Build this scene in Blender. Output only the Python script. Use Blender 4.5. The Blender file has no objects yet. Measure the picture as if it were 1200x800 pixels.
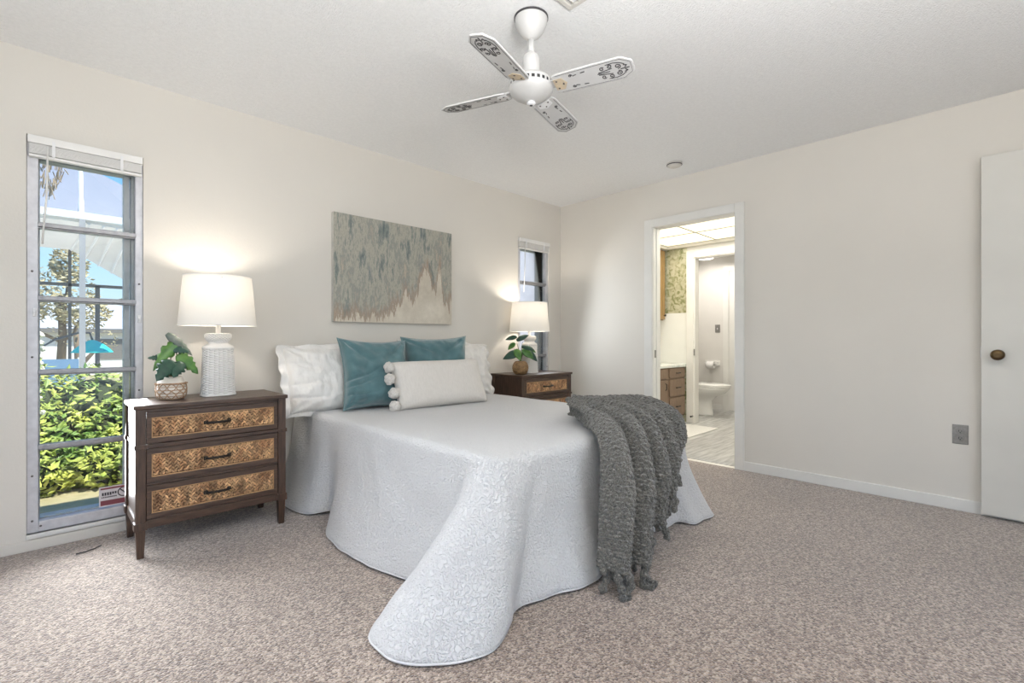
import bpy, bmesh, math, random
from mathutils import Vector, Matrix, noise

random.seed(7)
PI = math.pi
scene = bpy.context.scene
COL = scene.collection

# ------------------------------------------------------------------ camera
YAW = math.radians(45.74)
cam_data = bpy.data.cameras.new('camera')
cam_data.sensor_width = 36.0
cam_data.lens = 566.0 / 1200.0 * 36.0
cam_data.shift_y = -2.0 / 1200.0
cam_data.clip_start = 0.05
cam_data.clip_end = 300
cam = bpy.data.objects.new('camera', cam_data)
COL.objects.link(cam)
cam.location = (-3.948, -3.311, 1.023)
cam.rotation_euler = (PI / 2, 0, YAW - PI / 2)
scene.camera = cam

# ------------------------------------------------------------------ exposure
vs = scene.view_settings
vs.view_transform = 'Standard'
vs.look = 'None'
vs.gamma = 1.0
vs.use_curve_mapping = False
vs.exposure = 0.24
scene.cycles.max_bounces = 10
scene.cycles.diffuse_bounces = 6
scene.cycles.transparent_max_bounces = 16
scene.cycles.use_denoising = True
scene.cycles.sample_clamp_indirect = 6.0

# ------------------------------------------------------------------ sky
world = bpy.data.worlds.new('sky')
scene.world = world
world.use_nodes = True
wn = world.node_tree
wn.nodes.clear()
w_out = wn.nodes.new('ShaderNodeOutputWorld')
w_bg = wn.nodes.new('ShaderNodeBackground')
w_tc = wn.nodes.new('ShaderNodeTexCoord')
w_sep = wn.nodes.new('ShaderNodeSeparateXYZ')
w_rmp = wn.nodes.new('ShaderNodeValToRGB')
wn.links.new(w_tc.outputs['Generated'], w_sep.inputs[0])
wn.links.new(w_sep.outputs['Z'], w_rmp.inputs[0])
wn.links.new(w_rmp.outputs[0], w_bg.inputs[0])
wn.links.new(w_bg.outputs[0], w_out.inputs[0])
el = w_rmp.color_ramp.elements
el[0].position = 0.0
el[0].color = (0.72, 0.88, 1.0, 1)
el[1].position = 0.55
el[1].color = (0.07, 0.32, 0.86, 1)
e = el.new(0.14)
e.color = (0.45, 0.74, 0.99, 1)
e = el.new(0.30)
e.color = (0.14, 0.47, 0.95, 1)
w_bg.inputs[1].default_value = 1.0

# ------------------------------------------------------------------ lights
def light(name, kind, loc, energy, color=(1, 1, 1), rot=(0, 0, 0), size=None, size_y=None, radius=None, spread=None):
    d = bpy.data.lights.new(name, kind)
    d.energy = energy
    d.color = color
    if kind == 'AREA':
        d.shape = 'RECTANGLE'
        d.size = size
        d.size_y = size_y or size
    if spread is not None:
        d.spread = math.radians(spread)
    if radius is not None:
        d.shadow_soft_size = radius
    o = bpy.data.objects.new(name, d)
    o.location = loc
    o.rotation_euler = rot
    COL.objects.link(o)
    return o

sun = light('sun', 'SUN', (8, -2, 12), 7.0, (1.0, 0.95, 0.84))
sun.rotation_euler = Vector((-0.32, 0.36, -0.88)).to_track_quat('-Z', 'Y').to_euler()
sun.data.angle = math.radians(0.6)
# added fill at made-up openings in the unseen rear and left walls
light('rear_fill', 'AREA', (-2.9, -4.78, 1.12), 11, (1.0, 0.985, 0.96), (-PI / 2, 0, PI), 2.9, 1.95)
light('left_fill', 'AREA', (-5.08, -2.2, 1.35), 13, (1.0, 0.985, 0.96), (PI / 2, 0, -PI / 2), 2.6, 1.6)
# skylight falling in through the two narrow windows of the bed wall
light('daylight_tall_window', 'AREA', (-3.773, -0.19, 0.78), 19, (0.90, 0.95, 1.0), (-PI / 2 + 0.25, 0, 0), 0.44, 1.2, spread=115)
light('daylight_far_window', 'AREA', (-0.37, -0.17, 1.35), 4, (0.90, 0.95, 1.0), (-PI / 2 + 0.2, 0, 0), 0.32, 1.0, spread=130)
# added fill lamp behind the camera, aimed up to brighten the ceiling
light('ceiling_bounce_fill', 'AREA', (-3.45, -3.55, 1.5), 82, (1.0, 0.985, 0.97), (PI, 0, 0), 0.7, 0.7)
# bathroom fixtures
light('bathroom_panel_light', 'AREA', (0.95, -1.1, 2.17), 22, (1.0, 0.96, 0.88), (0, 0, 0), 1.4, 1.4)
light('toilet_room_light', 'AREA', (2.62, -0.45, 2.14), 9.5, (1.0, 0.94, 0.87), (0, 0, 0), 0.6, 0.6)

# ================================================================== materials
def nodes_of(m):
    m.use_nodes = True
    nt = m.node_tree
    return nt, nt.nodes['Principled BSDF']

def mat(name, col, rough=0.6, col2=None, nscale=20, ndetail=3, stretch=None, bump=0.0, bscale=None, metal=0.0,
        coat=0.0, sheen=0.0, spec=0.5, contrast=(0.3, 0.7), bdist=0.01):
    m = bpy.data.materials.new(name)
    nt, b = nodes_of(m)
    c = tuple(col) + (1,)
    b.inputs['Base Color'].default_value = c
    b.inputs['Roughness'].default_value = rough
    b.inputs['Metallic'].default_value = metal
    b.inputs['Coat Weight'].default_value = coat
    b.inputs['Sheen Weight'].default_value = sheen
    b.inputs['Specular IOR Level'].default_value = spec
    tc = nt.nodes.new('ShaderNodeTexCoord')
    mp = nt.nodes.new('ShaderNodeMapping')
    nt.links.new(tc.outputs['Object'], mp.inputs[0])
    if stretch:
        mp.inputs['Scale'].default_value = stretch
    n = nt.nodes.new('ShaderNodeTexNoise')
    n.inputs['Scale'].default_value = nscale
    n.inputs['Detail'].default_value = ndetail
    nt.links.new(mp.outputs[0], n.inputs['Vector'])
    r = nt.nodes.new('ShaderNodeValToRGB')
    r.color_ramp.elements[0].position = contrast[0]
    r.color_ramp.elements[1].position = contrast[1]
    c2 = col2 or tuple(x * 0.94 for x in col)
    r.color_ramp.elements[0].color = tuple(c2) + (1,)
    r.color_ramp.elements[1].color = c
    nt.links.new(n.outputs['Fac'], r.inputs[0])
    nt.links.new(r.outputs[0], b.inputs['Base Color'])
    if bump:
        n2 = nt.nodes.new('ShaderNodeTexNoise')
        n2.inputs['Scale'].default_value = bscale or nscale
        n2.inputs['Detail'].default_value = ndetail
        nt.links.new(mp.outputs[0], n2.inputs['Vector'])
        bp = nt.nodes.new('ShaderNodeBump')
        bp.inputs['Strength'].default_value = bump
        bp.inputs['Distance'].default_value = bdist
        nt.links.new(n2.outputs['Fac'], bp.inputs['Height'])
        nt.links.new(bp.outputs[0], b.inputs['Normal'])
    return m

def emis(name, col, strength):
    m = bpy.data.materials.new(name)
    nt, b = nodes_of(m)
    b.inputs['Base Color'].default_value = tuple(col) + (1,)
    b.inputs['Emission Color'].default_value = tuple(col) + (1,)
    b.inputs['Emission Strength'].default_value = strength
    return m

def add(nt, kind, **kw):
    n = nt.nodes.new(kind)
    for k, v in kw.items():
        setattr(n, k, v)
    return n

M = {}
M['wall'] = mat('wall_paint', (0.700, 0.668, 0.615), 0.75, (0.685, 0.654, 0.602), 3, bump=0.06, bscale=90)
M['ceiling'] = mat('ceiling_popcorn', (0.88, 0.885, 0.89), 0.9, (0.83, 0.835, 0.84), 60, 6, bump=0.55, bscale=130, bdist=0.012)
M['trim'] = mat('white_trim', (0.76, 0.75, 0.72), 0.45, nscale=6)
M['door'] = mat('door_paint', (0.66, 0.645, 0.60), 0.5, nscale=3)
M['alu'] = mat('aluminium', (0.60, 0.60, 0.63), 0.42, (0.50, 0.50, 0.53), 30, metal=0.35, bump=0.05)
M['alu_rail'] = mat('aluminium_rail', (0.34, 0.34, 0.355), 0.38, (0.27, 0.27, 0.285), 40, metal=0.5)
M['alu_out'] = mat('weathered_white_frame', (0.46, 0.46, 0.47), 0.5, (0.38, 0.38, 0.39), 20)
M['white_metal'] = mat('white_enamel', (0.80, 0.80, 0.81), 0.35, nscale=10)
M['bolt'] = mat('dark_bolt', (0.16, 0.15, 0.15), 0.4, metal=0.7)
M['blind'] = mat('white_blind', (0.82, 0.81, 0.79), 0.4, nscale=8)
M['wood'] = mat('dark_wood', (0.090, 0.050, 0.031), 0.40, (0.034, 0.017, 0.011), 11, 7, (1.0, 9, 9), bump=0.15, bscale=18, coat=0.06)
M['wood_v'] = mat('dark_wood_upright', (0.090, 0.050, 0.032), 0.40, (0.034, 0.018, 0.012), 11, 7, (9, 9, 1.0), bump=0.15, bscale=18, coat=0.06)
M['handle'] = mat('black_iron', (0.022, 0.018, 0.016), 0.42, metal=0.5, bump=0.2, bscale=80)
M['seagrass'] = mat('woven_seagrass', (0.74, 0.46, 0.24), 0.55, (0.36, 0.17, 0.075), 22, 5, (1.0, 1, 0.6), bump=0.3, bscale=160, contrast=(0.34, 0.60))
M['backing'] = mat('dark_backing', (0.075, 0.036, 0.018), 0.8)
_nt = M['seagrass'].node_tree
_at = _nt.nodes.new('ShaderNodeAttribute')
_at.attribute_name = 'strand_tone'
_mx = _nt.nodes.new('ShaderNodeMix')
_mx.data_type = 'RGBA'
_mx.blend_type = 'MULTIPLY'
_mx.inputs[0].default_value = 1.0
_rp = [n for n in _nt.nodes if n.type == 'VALTORGB'][0]
_nt.links.new(_rp.outputs[0], _mx.inputs[6])
_nt.links.new(_at.outputs['Color'], _mx.inputs[7])
_nt.links.new(_mx.outputs[2], _nt.nodes['Principled BSDF'].inputs['Base Color'])
M['cane_trim'] = mat('cane_trim', (0.46, 0.27, 0.13), 0.5, (0.33, 0.18, 0.08), 60)
M['ceramic'] = mat('white_ceramic', (0.78, 0.76, 0.73), 0.4, nscale=15)
M['lamp_neck'] = mat('clear_acrylic_neck', (0.72, 0.70, 0.67), 0.2, nscale=20)
M['jute'] = mat('jute_cord', (0.50, 0.34, 0.22), 0.85, (0.36, 0.23, 0.14), 90, bump=0.5, bscale=200)
M['pot_white'] = mat('white_pot', (0.74, 0.70, 0.64), 0.6, (0.66, 0.60, 0.53), 14)
M['pot_wicker'] = mat('brown_wicker', (0.33, 0.20, 0.085), 0.6, (0.17, 0.095, 0.04), 60, 3, (1, 1, 1))
M['soil'] = mat('potting_soil', (0.035, 0.024, 0.018), 0.95, nscale=80, bump=0.6)
M['stem'] = mat('plant_stem', (0.16, 0.13, 0.06), 0.6, (0.10, 0.10, 0.04), 40)
M['leaf_dark'] = mat('leaf_dark_green', (0.020, 0.075, 0.045), 0.35, (0.010, 0.042, 0.030), 35, 4, bump=0.1)
M['leaf_mid'] = mat('leaf_green', (0.10, 0.23, 0.035), 0.35, (0.030, 0.11, 0.025), 28, 4, bump=0.1)
M['leaf_grey'] = mat('leaf_grey_green', (0.15, 0.17, 0.15), 0.35, (0.05, 0.08, 0.06), 28, 4, bump=0.1)
M['sham'] = mat('white_crinkled_cotton', (0.80, 0.78, 0.75), 0.85, (0.76, 0.74, 0.71), 14, 5, (1.6, 1, 0.6), bump=0.9, bscale=26, sheen=0.2)
M['lumbar'] = mat('cream_linen', (0.68, 0.645, 0.60), 0.9, (0.63, 0.595, 0.55), 120, 3, (1, 1, 0.25), bump=0.4, bscale=240, sheen=0.2)
M['pom'] = mat('cream_yarn', (0.80, 0.77, 0.73), 0.95, (0.66, 0.62, 0.57), 130, 3, bump=0.9, bscale=170)
M['teal'] = mat('teal_velvet', (0.085, 0.180, 0.195), 0.8, (0.050, 0.118, 0.132), 11, 5, bump=0.6, bscale=14, sheen=0.7)
M['stitch'] = mat('pale_whip_stitch', (0.30, 0.42, 0.43), 0.85, (0.10, 0.20, 0.22), 200)
M['mattress'] = mat('grey_mattress_ticking', (0.42, 0.40, 0.36), 0.9, nscale=60, bump=0.3)
M['bed_metal'] = mat('black_bed_frame', (0.03, 0.03, 0.03), 0.5, metal=0.4)
M['fan'] = mat('white_fan_metal', (0.58, 0.575, 0.565), 0.4, nscale=20)
M['fan_blade'] = mat('off_white_fan_blade', (0.60, 0.60, 0.60), 0.45, (0.56, 0.555, 0.55), 12)
M['fan_dark'] = mat('fan_slots', (0.03, 0.03, 0.032), 0.5)
M['fan_ink'] = mat('dark_scroll_print', (0.055, 0.052, 0.055), 0.5)
M['fan_cream'] = mat('yellowed_bracket', (0.62, 0.50, 0.34), 0.5, (0.52, 0.45, 0.36), 60)
M['brass'] = mat('aged_brass', (0.17, 0.105, 0.045), 0.34, (0.09, 0.06, 0.03), 20, metal=0.85)
M['steel'] = mat('grey_steel_plate', (0.30, 0.29, 0.275), 0.4, (0.22, 0.21, 0.20), 60, metal=0.5)
M['steel_black'] = mat('socket_slots', (0.02, 0.02, 0.02), 0.5)
M['plastic'] = mat('white_plastic', (0.62, 0.60, 0.56), 0.45, nscale=10)
M['porcelain'] = mat('porcelain', (0.84, 0.83, 0.80), 0.18, nscale=3, coat=0.3)
M['oak'] = mat('brown_oak', (0.36, 0.23, 0.095), 0.45, (0.26, 0.16, 0.06), 8, 5, (9, 9, 1.2))
M['oak_grey'] = mat('taupe_cabinet_wood', (0.235, 0.165, 0.115), 0.45, (0.18, 0.12, 0.08), 8, 5, (9, 9, 1.5))
M['marble'] = mat('pale_marble', (0.74, 0.76, 0.72), 0.2, (0.55, 0.60, 0.56), 9, 6, contrast=(0.35, 0.5))
M['paper'] = mat('toilet_tissue', (0.84, 0.83, 0.81), 0.95, nscale=60, bump=0.2)
M['rug'] = mat('white_bath_rug', (0.82, 0.81, 0.78), 0.95, (0.70, 0.69, 0.66), 160, bump=0.8, bscale=200)
M['bath_wall'] = mat('bathroom_white_paint', (0.80, 0.80, 0.77), 0.6, nscale=3)
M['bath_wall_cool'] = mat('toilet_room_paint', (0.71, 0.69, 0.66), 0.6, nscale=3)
M['panel_frame'] = mat('light_panel_grid', (0.60, 0.58, 0.52), 0.5)
M['panel'] = emis('luminous_panel', (0.95, 0.90, 0.72), 0.85)
M['bulb'] = emis('lit_bulb', (1.0, 0.93, 0.82), 3.0)
M['grass'] = mat('shaded_grass', (0.40, 0.34, 0.20), 0.9, (0.30, 0.27, 0.15), 14, 5, bump=0.4)
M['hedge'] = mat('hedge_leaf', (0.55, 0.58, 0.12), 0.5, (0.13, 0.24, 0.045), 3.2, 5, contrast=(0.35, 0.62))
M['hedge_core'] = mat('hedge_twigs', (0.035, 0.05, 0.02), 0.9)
M['tree'] = mat('tree_foliage', (0.52, 0.45, 0.28), 0.8, (0.32, 0.29, 0.17), 1.4, 4)
M['bark'] = mat('tree_bark', (0.20, 0.15, 0.10), 0.9, nscale=20)
M['roof'] = mat('pale_metal_roof', (0.52, 0.56, 0.62), 0.5, (0.46, 0.50, 0.56), 4)
M['house'] = mat('white_house_wall', (0.78, 0.77, 0.75), 0.7)
M['fascia'] = mat('grey_fascia', (0.20, 0.19, 0.18), 0.6)
M['cage_dark'] = mat('bronze_cage_post', (0.12, 0.12, 0.12), 0.5, metal=0.2)
M['cage_grey'] = mat('grey_cage_post', (0.42, 0.42, 0.43), 0.5, metal=0.2)
M['cage_white'] = mat('white_cage_beam', (0.80, 0.80, 0.80), 0.5)
M['pan_roof'] = mat('beige_pan_roof', (0.80, 0.78, 0.74), 0.6, nscale=3)
M['umbrella'] = mat('turquoise_canvas', (0.02, 0.62, 0.60), 0.6, (0.02, 0.55, 0.53), 8)
M['dry'] = mat('dried_palm_fibre', (0.42, 0.34, 0.24), 0.9, (0.25, 0.19, 0.13), 60)
M['sticker'] = mat('white_sticker', (0.72, 0.69, 0.70), 0.5)
M['sticker_red'] = mat('maroon_print', (0.22, 0.055, 0.07), 0.5)
M['sticker_ink'] = mat('black_print', (0.03, 0.025, 0.035), 0.5)
M['stucco'] = mat('grey_lilac_stucco', (0.62, 0.61, 0.68), 0.85, (0.52, 0.51, 0.58), 5)
M['flower'] = mat('white_flower', (0.85, 0.83, 0.72), 0.7)
M['blue_chair'] = mat('blue_sling', (0.16, 0.28, 0.42), 0.6)
M['thread'] = mat('dark_thread', (0.03, 0.03, 0.03), 0.8)

# carpet: cut pile flecked in beige and brown
def carpet():
    m = bpy.data.materials.new('flecked_carpet')
    nt, b = nodes_of(m)
    tc = add(nt, 'ShaderNodeTexCoord')
    n = add(nt, 'ShaderNodeTexVoronoi')
    n.inputs['Scale'].default_value = 150
    nt.links.new(tc.outputs['Object'], n.inputs['Vector'])
    sc_ = add(nt, 'ShaderNodeSeparateColor')
    nt.links.new(n.outputs['Color'], sc_.inputs[0])
    nf = add(nt, 'ShaderNodeTexNoise')
    nf.inputs['Scale'].default_value = 60
    nf.inputs['Detail'].default_value = 4
    nt.links.new(tc.outputs['Object'], nf.inputs['Vector'])
    mxv = add(nt, 'ShaderNodeMix')
    mxv.inputs[0].default_value = 0.45
    nt.links.new(sc_.outputs[0], mxv.inputs[2])
    nt.links.new(nf.outputs['Fac'], mxv.inputs[3])
    r = add(nt, 'ShaderNodeValToRGB')
    e = r.color_ramp.elements
    e[0].position = 0.22
    e[0].color = (0.072, 0.043, 0.028, 1)
    e[1].position = 0.80
    e[1].color = (0.455, 0.37, 0.295, 1)
    x = e.new(0.5)
    x.color = (0.225, 0.166, 0.124, 1)
    nt.links.new(mxv.outputs[0], r.inputs[0])
    # broad areas where the pile lies differently
    n3 = add(nt, 'ShaderNodeTexNoise')
    n3.inputs['Scale'].default_value = 1.3
    n3.inputs['Detail'].default_value = 2
    nt.links.new(tc.outputs['Object'], n3.inputs['Vector'])
    r3 = add(nt, 'ShaderNodeValToRGB')
    r3.color_ramp.elements[0].position = 0.35
    r3.color_ramp.elements[0].color = (0.90, 0.88, 0.86, 1)
    r3.color_ramp.elements[1].position = 0.65
    r3.color_ramp.elements[1].color = (1.08, 1.08, 1.08, 1)
    nt.links.new(n3.outputs['Fac'], r3.inputs[0])
    mx = add(nt, 'ShaderNodeMix', data_type='RGBA', blend_type='MULTIPLY')
    mx.inputs[0].default_value = 1.0
    nt.links.new(r.outputs[0], mx.inputs[6])
    nt.links.new(r3.outputs[0], mx.inputs[7])
    nt.links.new(mx.outputs[2], b.inputs['Base Color'])
    b.inputs['Roughness'].default_value = 0.95
    b.inputs['Sheen Weight'].default_value = 0.5
    bp = add(nt, 'ShaderNodeBump')
    bp.inputs['Strength'].default_value = 0.5
    bp.inputs['Distance'].default_value = 0.008
    bp.invert = True
    nt.links.new(n.outputs['Distance'], bp.inputs['Height'])
    nt.links.new(bp.outputs[0], b.inputs['Normal'])
    return m
M['carpet'] = carpet()

# matelasse quilt: fine vermicelli ridges
def quilt():
    m = bpy.data.materials.new('white_matelasse_quilt')
    nt, b = nodes_of(m)
    tc = add(nt, 'ShaderNodeTexCoord')
    n = add(nt, 'ShaderNodeTexNoise')
    n.inputs['Scale'].default_value = 66
    n.inputs['Detail'].default_value = 1.0
    n.inputs['Distortion'].default_value = 0.6
    nt.links.new(tc.outputs['Object'], n.inputs['Vector'])
    s = add(nt, 'ShaderNodeMath', operation='SUBTRACT')
    s.inputs[1].default_value = 0.5
    nt.links.new(n.outputs['Fac'], s.inputs[0])
    a = add(nt, 'ShaderNodeMath', operation='ABSOLUTE')
    nt.links.new(s.outputs[0], a.inputs[0])
    r = add(nt, 'ShaderNodeMapRange')
    r.interpolation_type = 'SMOOTHSTEP'
    r.inputs['From Min'].default_value = 0.0
    r.inputs['From Max'].default_value = 0.12
    nt.links.new(a.outputs[0], r.inputs['Value'])
    n2 = add(nt, 'ShaderNodeTexNoise')
    n2.inputs['Scale'].default_value = 5
    n2.inputs['Detail'].default_value = 4
    nt.links.new(tc.outputs['Object'], n2.inputs['Vector'])
    ad = add(nt, 'ShaderNodeMath', operation='MULTIPLY_ADD')
    ad.inputs[1].default_value = 2.2
    nt.links.new(n2.outputs['Fac'], ad.inputs[0])
    nt.links.new(r.outputs[0], ad.inputs[2])
    bp = add(nt, 'ShaderNodeBump')
    bp.inputs['Strength'].default_value = 0.7
    bp.inputs['Distance'].default_value = 0.007
    nt.links.new(ad.outputs[0], bp.inputs['Height'])
    nt.links.new(bp.outputs[0], b.inputs['Normal'])
    b.inputs['Base Color'].default_value = (0.66, 0.657, 0.657, 1)
    b.inputs['Roughness'].default_value = 0.85
    b.inputs['Sheen Weight'].default_value = 0.15
    return m
M['quilt'] = quilt()
M['quilt_edge'] = mat('white_quilt_binding', (0.76, 0.755, 0.75), 0.85, nscale=60)

def knit():
    m = bpy.data.materials.new('grey_chunky_knit')
    nt, b = nodes_of(m)
    tc = add(nt, 'ShaderNodeTexCoord')
    v = add(nt, 'ShaderNodeTexVoronoi')
    v.inputs['Scale'].default_value = 62
    nt.links.new(tc.outputs['Object'], v.inputs['Vector'])
    n = add(nt, 'ShaderNodeTexNoise')
    n.inputs['Scale'].default_value = 190
    n.inputs['Detail'].default_value = 3
    nt.links.new(tc.outputs['Object'], n.inputs['Vector'])
    r = add(nt, 'ShaderNodeValToRGB')
    r.color_ramp.elements[0].position = 0.36
    r.color_ramp.elements[0].color = (0.082, 0.077, 0.064, 1)
    r.color_ramp.elements[1].position = 0.64
    r.color_ramp.elements[1].color = (0.205, 0.192, 0.163, 1)
    nt.links.new(n.outputs['Fac'], r.inputs[0])
    nt.links.new(r.outputs[0], b.inputs['Base Color'])
    ml = add(nt, 'ShaderNodeMath', operation='MULTIPLY_ADD')
    ml.inputs[1].default_value = -1.3
    nt.links.new(v.outputs['Distance'], ml.inputs[0])
    nt.links.new(n.outputs['Fac'], ml.inputs[2])
    bp = add(nt, 'ShaderNodeBump')
    bp.inputs['Strength'].default_value = 1.0
    bp.inputs['Distance'].default_value = 0.02
    nt.links.new(ml.outputs[0], bp.inputs['Height'])
    nt.links.new(bp.outputs[0], b.inputs['Normal'])
    b.inputs['Roughness'].default_value = 0.95
    b.inputs['Sheen Weight'].default_value = 0.3
    return m
M['knit'] = knit()

def thin_glass():
    m = bpy.data.materials.new('window_glass')
    m.use_nodes = True
    nt = m.node_tree
    nt.nodes.clear()
    o = add(nt, 'ShaderNodeOutputMaterial')
    t = add(nt, 'ShaderNodeBsdfTransparent')
    t.inputs[0].default_value = (0.97, 0.985, 0.98, 1)
    g = add(nt, 'ShaderNodeBsdfGlossy')
    g.inputs['Roughness'].default_value = 0.02
    f = add(nt, 'ShaderNodeFresnel')
    f.inputs[0].default_value = 1.35
    mx = add(nt, 'ShaderNodeMixShader')
    nt.links.new(f.outputs[0], mx.inputs[0])
    nt.links.new(t.outputs[0], mx.inputs[1])
    nt.links.new(g.outputs[0], mx.inputs[2])
    nt.links.new(mx.outputs[0], o.inputs[0])
    return m
M['glass'] = thin_glass()

def film():
    m = bpy.data.materials.new('dusty_screen')
    m.use_nodes = True
    nt = m.node_tree
    nt.nodes.clear()
    o = add(nt, 'ShaderNodeOutputMaterial')
    t = add(nt, 'ShaderNodeBsdfTransparent')
    d = add(nt, 'ShaderNodeBsdfDiffuse')
    d.inputs[0].default_value = (0.40, 0.42, 0.36, 1)
    mx = add(nt, 'ShaderNodeMixShader')
    mx.inputs[0].default_value = 0.55
    nt.links.new(t.outputs[0], mx.inputs[1])
    nt.links.new(d.outputs[0], mx.inputs[2])
    nt.links.new(mx.outputs[0], o.inputs[0])
    return m
M['film'] = film()

def mesh_screen():
    m = bpy.data.materials.new('cage_mesh_screen')
    m.use_nodes = True
    nt = m.node_tree
    nt.nodes.clear()
    o = add(nt, 'ShaderNodeOutputMaterial')
    t = add(nt, 'ShaderNodeBsdfTransparent')
    d = add(nt, 'ShaderNodeBsdfDiffuse')
    d.inputs[0].default_value = (0.24, 0.25, 0.30, 1)
    mx = add(nt, 'ShaderNodeMixShader')
    mx.inputs[0].default_value = 0.86
    nt.links.new(t.outputs[0], mx.inputs[1])
    nt.links.new(d.outputs[0], mx.inputs[2])
    nt.links.new(mx.outputs[0], o.inputs[0])
    return m
M['screen'] = mesh_screen()

def shade_mat():
    m = bpy.data.materials.new('white_linen_shade')
    m.use_nodes = True
    nt = m.node_tree
    nt.nodes.clear()
    o = add(nt, 'ShaderNodeOutputMaterial')
    d = add(nt, 'ShaderNodeBsdfDiffuse')
    d.inputs[0].default_value = (0.80, 0.78, 0.74, 1)
    t = add(nt, 'ShaderNodeBsdfTranslucent')
    t.inputs[0].default_value = (0.80, 0.75, 0.66, 1)
    mx = add(nt, 'ShaderNodeMixShader')
    mx.inputs[0].default_value = 0.105
    tc = add(nt, 'ShaderNodeTexCoord')
    n = add(nt, 'ShaderNodeTexNoise')
    n.inputs['Scale'].default_value = 300
    nt.links.new(tc.outputs['Object'], n.inputs['Vector'])
    bp = add(nt, 'ShaderNodeBump')
    bp.inputs['Strength'].default_value = 0.1
    bp.inputs['Distance'].default_value = 0.002
    nt.links.new(n.outputs['Fac'], bp.inputs['Height'])
    nt.links.new(bp.outputs[0], d.inputs['Normal'])
    nt.links.new(d.outputs[0], mx.inputs[1])
    nt.links.new(t.outputs[0], mx.inputs[2])
    nt.links.new(mx.outputs[0], o.inputs[0])
    return m
M['shade'] = shade_mat()

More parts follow.
